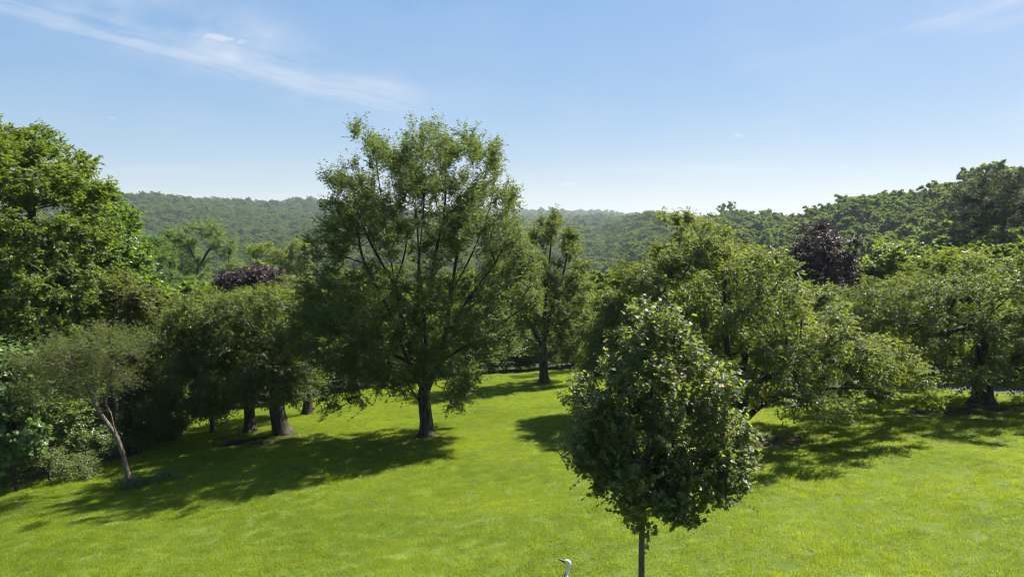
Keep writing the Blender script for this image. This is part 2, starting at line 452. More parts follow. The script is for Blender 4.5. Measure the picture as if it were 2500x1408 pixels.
def grow(rng, leads, lobes, nt, step=.55, gather=.52):
    """branch skeleton: trunk and limbs given, then every crown point joined to the nearest wood"""
    N = 200 + nt * 14
    P = np.zeros((N, 3)); par = np.full(N, -1); pl = np.zeros(N); G = np.zeros((N, 3)); M = 0
    for pts in leads:
        q = spline(pts, .3)
        prev = -1
        if M:
            prev = int(np.argmin(((P[:M] - q[0]) ** 2).sum(1))); q = q[1:]
        for c in q:
            P[M] = c; par[M] = prev
            if prev >= 0:
                d = c - P[prev]; pl[M] = pl[prev] + np.linalg.norm(d); G[M] = d / max(np.linalg.norm(d), 1e-6)
            else:
                G[M] = (0, 0, 1)
            prev = M; M += 1
    nlead = M
    lb = np.array(lobes, float)
    wt = (lb[:, 3] * lb[:, 4] * lb[:, 5]) ** .72
    cnt = np.maximum(1, np.round(nt * wt / wt.sum()).astype(int))
    T = []
    for l, c in zip(lb, cnt):
        u = nrm(rng.normal(size=(c, 3))) * (rng.uniform(0, 1, (c, 1)) ** .42)
        T.append(l[:3] + u * np.maximum(l[3:6] - .22, .12))
    T = np.concatenate(T)
    # leaves gather in sprays with gaps between them
    hub = T[rng.permutation(len(T))[:max(3, len(T) // 6)]]
    near = np.array([hub[np.argmin(((hub - q) ** 2).sum(1))] for q in T])
    T = near + (T - near) * gather
    lo = P[:nlead, 2].min() + .9
    dd = np.array([np.min(((P[:nlead] - q) ** 2).sum(1)) for q in T])
    ok = P[:nlead, 2] >= lo * 0 + P[0, 2] + .18 * (T[:, 2].max() - P[0, 2])
    okl = np.ones(N, bool); okl[:nlead] = ok
    if not ok.any():
        okl[nlead - 1] = True
    for k in np.argsort(dd):
        q = T[k]
        v = q - P[:M]; dist = np.linalg.norm(v, axis=1)
        cs = (v * G[:M]).sum(1) / np.maximum(dist, 1e-6)
        cost = dist * (1.25 - .45 * cs) + .10 * pl[:M] + np.where(okl[:M], 0, 99)
        i = int(np.argmin(cost)); D = dist[i]
        n = max(1, int(D / step))
        c1 = P[i] + G[i] * D * .38 + np.array([0, 0, .06 * D])
        prev = i
        for j in range(1, n + 1):
            s = j / n
            c = P[i] * (1 - s) ** 2 + 2 * c1 * s * (1 - s) + q * s * s
            if j < n:
                c = c + rng.normal(size=3) * .05 * min(D, 1)
            if M >= N:
                break
            P[M] = c; par[M] = prev; d = c - P[prev]; ld = np.linalg.norm(d)
            pl[M] = pl[prev] + ld; G[M] = d / max(ld, 1e-6); prev = M; M += 1
    return P[:M], par[:M], nlead, T

def wood(P, par, nlead, tr, rtip=.005, flare=True, minr=0.0):
    M = len(P)
    w_ = np.zeros(M); kids = np.zeros(M, int)
    for i in range(M - 1, 0, -1):
        if kids[i] == 0:
            w_[i] = 1
        w_[par[i]] += w_[i]; kids[par[i]] += 1
    ex = math.log(tr / rtip) / math.log(max(w_[0], 3))
    r = rtip * np.maximum(w_, 1) ** ex
    if flare:
        h = P[:, 2] - P[0, 2]
        r[:nlead] *= 1 + .95 * np.exp(-np.maximum(h[:nlead], 0) / .24) * (np.arange(nlead) < 40)
    if rtip < .0045:
        r[:nlead] = np.maximum(r[:nlead], .017)
    best = np.full(M, -1)
    for i in range(1, M):
        b = best[par[i]]
        if b < 0 or w_[i] > w_[b]:
            best[par[i]] = i
    trunk, br = Acc(), Acc()
    start = [0] + [i for i in range(1, M) if best[par[i]] != i]
    for s in start:
        ch = [par[s]] if par[s] >= 0 else []
        i = s
        while i >= 0:
            ch.append(i); i = best[i]
        if len(ch) < 2:
            continue
        rr = r[ch].copy()
        if par[s] >= 0:
            rr[0] = min(rr[0], rr[1] * 1.15)
        if rr.max() < minr:
            continue
        k = 12 if rr[0] > .12 else 8 if rr[0] > .06 else 5 if rr[0] > .025 else 3
        tube(trunk if s < nlead and rr[0] > .3 * tr else br, P[ch], rr, k, flute=.09 if k >= 8 else 0)
    return trunk, br

def build_tree(t, seed, mats=None):
    rng = np.random.default_rng(seed)
    x, y = t['x'], t['y']
    zb = gh(x, y)
    lobes = [(a, b, z - zb, r1, r2, r3) for a, b, z, r1, r2, r3 in t['lobes']]
    lb = np.array(lobes)
    top = (lb[:, 2] + lb[:, 5]).max(); cen = np.average(lb[:, :3], axis=0, weights=lb[:, 3] * lb[:, 4])
    leads = [[(a, b, z - zb) for a, b, z in p] for p in t['lead']]
    if leads:
        p0 = leads[0][0]
        leads[0][0] = (p0[0], p0[1], -.12)
    else:
        fk = max(t['fork'] * top, .25)
        c = np.array([cen[0] * .25, cen[1] * .25, fk])
        tp = np.array([cen[0] * .8, cen[1] * .8, max(cen[2], fk + .3)])
        wv_ = rng.normal(size=(2, 3)) * .04 * top * np.array([1, 1, 0])
        leads = [[(0, 0, -.12), tuple(c * .5 + wv_[0] * .4), tuple(c)], [tuple(c), tuple((c + tp) / 2 + wv_[1]), tuple(tp)]]
    P, par, nlead, T = grow(rng, leads, lobes, t['nt'], .55 if t['y'] < 38 else .8, {'pine': .9, 'pear': .86, 'pear_warm': .82, 'oak': .74, 'maple': .9, 'sparse': .9, 'maple_dark': .8}.get(t['kind'], .76))
    root = thing(t['name'], t['label'], t['cat'], (x, y, zb), t['group'])
    kind = t['kind']
    pale = kind in ('sparse',)
    bark = BARK_PALE if pale else BARK_YOUNG if kind == 'maple' else BARK
    trunk, br = wood(P, par, nlead, t['tr'], .004 if pale else .006)
    shrub = t['cat'] == 'shrub'
    ccen = cen - np.array([0, 0, .25 * (top - cen[2])])
    pos, ax, sv, nm, size, tint, wr, fold, twigs = frames(rng, T, ccen, kind, t.get('ns', 8), t.get('nl', 11), t['L'])
    if pale or kind == 'maple':
        for a, b in zip(*twigs):
            m_ = (a + b) / 2 + rng.normal(size=3) * .03
            tube(br, np.array([a, m_, b]), np.array([.004, .003, .0015]) * (.75 if pale else 1.2), 3, cap=False)
    if trunk.v:
        obj('stem' if shrub else 'trunk', trunk.mesh('trunk', bark), root)
    if br.v:
        obj('branches', br.mesh('branches', bark), root)
    return root, (pos, ax, sv, nm, size, tint, wr, fold), LEAF[kind], rng

def plain_crown(t, seed):
    root, (pos, ax, sv, nm, size, tint, wr, fold), mat, rng = build_tree(t, seed)
    zb = root.location.z
    keep = pos[:, 2] + zb > ground_h(pos[:, 0] + t['x'], pos[:, 1] + t['y']) + .03
    if not keep.all():
        pos, ax, sv, nm, size, tint = (q[keep] for q in (pos, ax, sv, nm, size, tint))
    v, f = leaf_arrays(pos, ax, sv, nm, size, wr, fold)
    obj('foliage' if t['cat'] == 'shrub' else 'crown', mesh_tris('crown', v, f, mat, np.repeat(tint, 4)), root)
    return root

# ------------------------------------------------------------------ ground sheet
def build_ground():
    fr = np.radians(np.arange(-52, 52.01, .62))
    rest = np.radians(np.arange(58, 302.1, 6.1))
    az = np.concatenate([fr, rest])
    rad = .6 * 1.0345 ** np.arange(0, 262)
    R, A = np.meshgrid(rad, az, indexing='ij')
    X, Y = R * np.sin(A), R * np.cos(A)
    Z = ground_h(X, Y)
    v = np.stack([X, Y, Z], -1).reshape(-1, 3)
    v = np.concatenate([v, [[0, 0, gh(0, 0)]]])
    n, k = len(rad), len(az)
    i = (np.arange(n - 1)[:, None] * k + np.arange(k)[None]).ravel()
    j = (np.arange(n - 1)[:, None] * k + (np.arange(k)[None] + 1) % k).ravel()
    f = np.concatenate([np.stack([i, i + k, j + k], 1), np.stack([i, j + k, j], 1), np.stack([np.arange(k), (np.arange(k) + 1) % k, np.full(k, n * k)], 1)])
    m, nd = new_mat('ground_soil')
    la = nd.n('ShaderNodeAttribute', attribute_name='lawn').outputs['Fac']
    ba = nd.n('ShaderNodeAttribute', attribute_name='bare').outputs['Fac']
    geo = nd.n('ShaderNodeNewGeometry').outputs['Position']
    z1 = nd.noise(geo, .7, 5, .65); z2 = nd.noise(geo, 9, 4, .7)
    thatch = nd.mix(nd.ramp(z1, .3, .7), (.070, .105, .016, 1), (.105, .150, .022, 1))
    thatch = nd.mix(nd.m('MULTIPLY', nd.ramp(z2, .4, .7), .5), thatch, (.05, .07, .012, 1))
    litter = nd.mix(nd.ramp(z2, .35, .7), (.026, .022, .012, 1), (.060, .046, .028, 1))
    floor = nd.mix(nd.ramp(z1, .35, .65), (.030, .030, .014, 1), (.045, .060, .018, 1))
    col = nd.mix(la, floor, nd.mix(nd.ramp(nd.m('ADD', ba, nd.m('MULTIPLY', nd.m('SUBTRACT', z2, .5), .6)), .35, .75), thatch, litter))
    bp = nd.n('ShaderNodeBump'); bp.inputs['Strength'].default_value = .7; bp.inputs['Distance'].default_value = .04
    nd.put(bp.inputs['Height'], z2)
    finish(nd, princ(nd, col, .9, .1, bp.outputs[0]))
    me = mesh_tris('ground', v, f, m, smooth=True)
    lawn = inside(v[:, 0], v[:, 1]).astype(np.float32)
    a = me.attributes.new('lawn', 'FLOAT', 'POINT'); a.data.foreach_set('value', lawn)
    a = me.attributes.new('bare', 'FLOAT', 'POINT'); a.data.foreach_set('value', bare_at(v[:, 0], v[:, 1]).astype(np.float32))
    o = obj('ground', me)
    o['kind'] = 'structure'
build_ground()

def build_drive():
    p = spline(np.c_[DRIVE, np.zeros(len(DRIVE))], .5)[:, :2]
    t = nrm(np.gradient(p, axis=0)); nn = np.c_[-t[:, 1], t[:, 0]]
    rows = []
    for o in (-1.5, -.75, 0, .75, 1.5):
        q = p + nn * o
        rows.append(np.c_[q, ground_h(q[:, 0], q[:, 1]) + .05 - .02 * abs(o)])
    v = np.stack(rows, 1).reshape(-1, 3); n = len(p); k = 5
    i = (np.arange(n - 1)[:, None] * k + np.arange(k - 1)[None]).ravel()
    f = np.concatenate([np.stack([i, i + k, i + k + 1], 1), np.stack([i, i + k + 1, i + 1], 1)])
    m, nd = new_mat('driveway_asphalt')
    geo = nd.n('ShaderNodeNewGeometry').outputs['Position']
    col = nd.mix(nd.ramp(nd.noise(geo, 2.5, 6, .7), .3, .7), (.055, .055, .058, 1), (.095, .092, .09, 1))
    finish(nd, princ(nd, col, .9, .2))
    o = obj('driveway', mesh_tris('driveway', v, f, m, smooth=True))
    o['kind'] = 'structure'
build_drive()

# ------------------------------------------------------------------ grass (uncountable: one object)
TRUNKS = [(-3.15, 26.25), (-9.16, 28.63), (-10.86, 29.7), (-9.73, 34.13), (-12.88, 30.89), (1.79, 40.32), (3.93, 47.1), (7.25, 23.0), (6.0, 28.6), (13.55, 32.0), (17.49, 26.71), (-11.68, 21.99), (2.0, 11.0)]
def grass_mat():
    m, n = new_mat('grass_blades')
    at = n.n('ShaderNodeAttribute', attribute_name='tint').outputs['Fac']
    geo = n.n('ShaderNodeNewGeometry').outputs['Position']
    a = n.noise(geo, .28, 4, .6); b = n.noise(geo, 2.6, 3, .6)
    f = n.m('ADD', n.m('MULTIPLY', n.ramp(a, .32, .68), .42), n.m('MULTIPLY', n.ramp(b, .3, .7), .30))
    f = n.m('ADD', f, n.m('MULTIPLY', at, .34), clamp=True)
    col = n.mix(f, (.068, .118, .007, 1), (.198, .250, .011, 1))
    tcol = n.mix(f, (.20, .31, .005, 1), (.50, .58, .009, 1))
    dull = n.m('MULTIPLY', n.ramp(n.noise(geo, .11, 5, .65), .52, .72), .22)
    col = n.mix(dull, col, (.105, .150, .030, 1)); tcol = n.mix(dull, tcol, (.24, .33, .03, 1))
    clover = n.m('MULTIPLY', n.ramp(n.noise(geo, .9, 4, .7), .60, .70), .25)
    col = n.mix(clover, col, (.045, .10, .022, 1)); tcol = n.mix(clover, tcol, (.13, .26, .02, 1))
    dry = n.ramp(at, .955, .975)
    col = n.mix(dry, col, (.26, .22, .09, 1)); tcol = n.mix(dry, tcol, (.25, .22, .08, 1))
    td = n.n('ShaderNodeBsdfTranslucent'); n.put(td.inputs[0], tcol)
    mx = n.n('ShaderNodeMixShader'); mx.inputs[0].default_value = .5
    n.put(mx.inputs[1], princ(n, col, .45, .35)); n.put(mx.inputs[2], td.outputs[0])
    finish(n, mx.outputs[0])
    return m
def build_grass():
    mat = grass_mat()
    pc = bpy.data.collections.new('grass_tufts')
    for s in range(4):
        rng = np.random.default_rng(40 + s)
        nb = 460
        ang = rng.uniform(0, 6.283, nb); rr = .30 * np.sqrt(rng.uniform(0, 1, nb))
        base = np.c_[rr * np.cos(ang), rr * np.sin(ang), np.full(nb, -.012)]
        h = rng.uniform(.025, .062, nb); dr = rng.uniform(0, 6.283, nb); ln = rng.uniform(.15, 1.1, nb) * h
        d = np.c_[np.cos(dr), np.sin(dr), np.zeros(nb)]; sd = np.c_[-d[:, 1], d[:, 0], d[:, 2]]
        wd = rng.uniform(.0024, .0046, nb)[:, None]
        mid = base + d * (ln * .3)[:, None] + np.c_[np.zeros((nb, 2)), h * .62 + .012]
        tip = base + d * ln[:, None] + np.c_[np.zeros((nb, 2)), h + .012]
        v = np.stack([base - sd * wd, base + sd * wd, mid - sd * wd * .8, mid + sd * wd * .8, tip], 1).reshape(-1, 3)
        f = (np.array([(0, 1, 3), (0, 3, 2), (2, 3, 4)])[None] + (np.arange(nb) * 5)[:, None, None]).reshape(-1, 3)
        o = bpy.data.objects.new('grass_tuft', mesh_tris('grass_tuft', v, f, mat, np.repeat(rng.uniform(0, 1, nb), 5)))
        pc.objects.link(o)
    rng = np.random.default_rng(9)
    stp = .32
    gx, gy = np.meshgrid(np.arange(-24, 38, stp), np.arange(7.5, 49, stp))
    x = (gx + rng.uniform(-.5, .5, gx.shape) * stp).ravel(); y = (gy + rng.uniform(-.5, .5, gx.shape) * stp).ravel()
    jx, jy = x + rng.normal(0, .25, x.shape), y + rng.normal(0, .25, x.shape)
    keep = inside(jx, jy) & (np.abs(x) < y * .82 + 5) & (drive_dist(x, y) > 1.55)
    keep &= rng.uniform(0, 1, x.shape) > bare_at(x, y) * .80
    x, y = x[keep], y[keep]
    v = np.c_[x, y, ground_h(x, y)]
    me = bpy.data.meshes.new('grass')
    me.vertices.add(len(v)); me.vertices.foreach_set('co', v.astype(np.float32).ravel()); me.update()
    def att(nm, ty, data, field):
        a = me.attributes.new(nm, ty, 'POINT'); a.data.foreach_set(field, np.ascontiguousarray(data).ravel())
    n = len(x)
    att('rot', 'FLOAT_VECTOR', np.c_[rng.normal(0, .06, (n, 2)), rng.uniform(0, 6.283, n)].astype(np.float32), 'vector')
    hs_ = .70 + .13 * np.sin(x * .9 + 2) * np.sin(y * 1.1) + rng.uniform(-.25, .3, n)
    for tx, ty in TRUNKS:
        hs_ = hs_ + 1.5 * np.exp(-(np.hypot(x - tx, y - ty) / .5) ** 2)
    att('scl', 'FLOAT_VECTOR', np.c_[np.ones(n), np.ones(n), hs_].astype(np.float32), 'vector')
    att('idx', 'INT', rng.integers(0, 4, n).astype(np.int32), 'value')
    o = obj('grass', me)
    o['kind'] = 'stuff'
    scatter(o, pc)
def scatter(o, coll):
    ng = bpy.data.node_groups.new('scatter', 'GeometryNodeTree')
    ng.interface.new_socket('Geometry', in_out='INPUT', socket_type='NodeSocketGeometry')
    ng.interface.new_socket('Geometry', in_out='OUTPUT', socket_type='NodeSocketGeometry')
    L = ng.links.new
    gi, go = ng.nodes.new('NodeGroupInput'), ng.nodes.new('NodeGroupOutput')
    ci = ng.nodes.new('GeometryNodeCollectionInfo')
    ci.inputs['Collection'].default_value = coll
    ci.inputs['Separate Children'].default_value = True
    ci.inputs['Reset Children'].default_value = True
    ip = ng.nodes.new('GeometryNodeInstanceOnPoints')
    ip.inputs['Pick Instance'].default_value = True
    def na(nm, ty):
        a = ng.nodes.new('GeometryNodeInputNamedAttribute'); a.data_type = ty; a.inputs[0].default_value = nm
        return a.outputs[0]
    L(gi.outputs[0], ip.inputs['Points']); L(ci.outputs[0], ip.inputs['Instance'])
    L(na('idx', 'INT'), ip.inputs['Instance Index'])
    er = ng.nodes.new('FunctionNodeEulerToRotation')
    L(na('rot', 'FLOAT_VECTOR'), er.inputs[0]); L(er.outputs[0], ip.inputs['Rotation'])
    L(na('scl', 'FLOAT_VECTOR'), ip.inputs['Scale'])
    L(ip.outputs[0], go.inputs[0])
    md = o.modifiers.new('scatter', 'NODES')
    md.node_group = ng
build_grass()

# fallen leaves on the bare earth under the cherries
def build_litter():
    rng = np.random.default_rng(77)
    pts = []
    for bx, by, rx, ry in BARE[:6]:
        n = int(150 * rx * ry) + 30
        a = rng.uniform(0, 6.283, n); r = np.sqrt(rng.uniform(0, 1, n)) * 1.25
        pts.append(np.c_[bx + rx * r * np.cos(a), by + ry * r * np.sin(a)])
    p = np.concatenate(pts); n = len(p)
    pos = np.c_[p, ground_h(p[:, 0], p[:, 1]) + rng.uniform(.012, .045, n)]
    a = rng.uniform(0, 6.283, n)
    ax = nrm(np.c_[np.cos(a), np.sin(a), rng.normal(0, .25, n)])
    nm = np.array([0, 0, 1.0]) + rng.normal(size=(n, 3)) * .3
    sv = nrm(np.cross(nm, ax)); nm = np.cross(ax, sv)
    v, f = leaf_arrays(pos, ax, sv, nm, rng.uniform(.05, .11, n), .55, .12)
    m, nd = new_mat('dead_leaf')
    at = nd.n('ShaderNodeAttribute', attribute_name='tint').outputs['Fac']
    finish(nd, princ(nd, nd.mix(at, (.07, .042, .024, 1), (.26, .18, .11, 1)), .7, .3))
    o = obj('leaf_litter', mesh_tris('leaf_litter', v, f, m, np.repeat(rng.uniform(0, 1, n), 4)))
    o['kind'] = 'stuff'
build_litter()

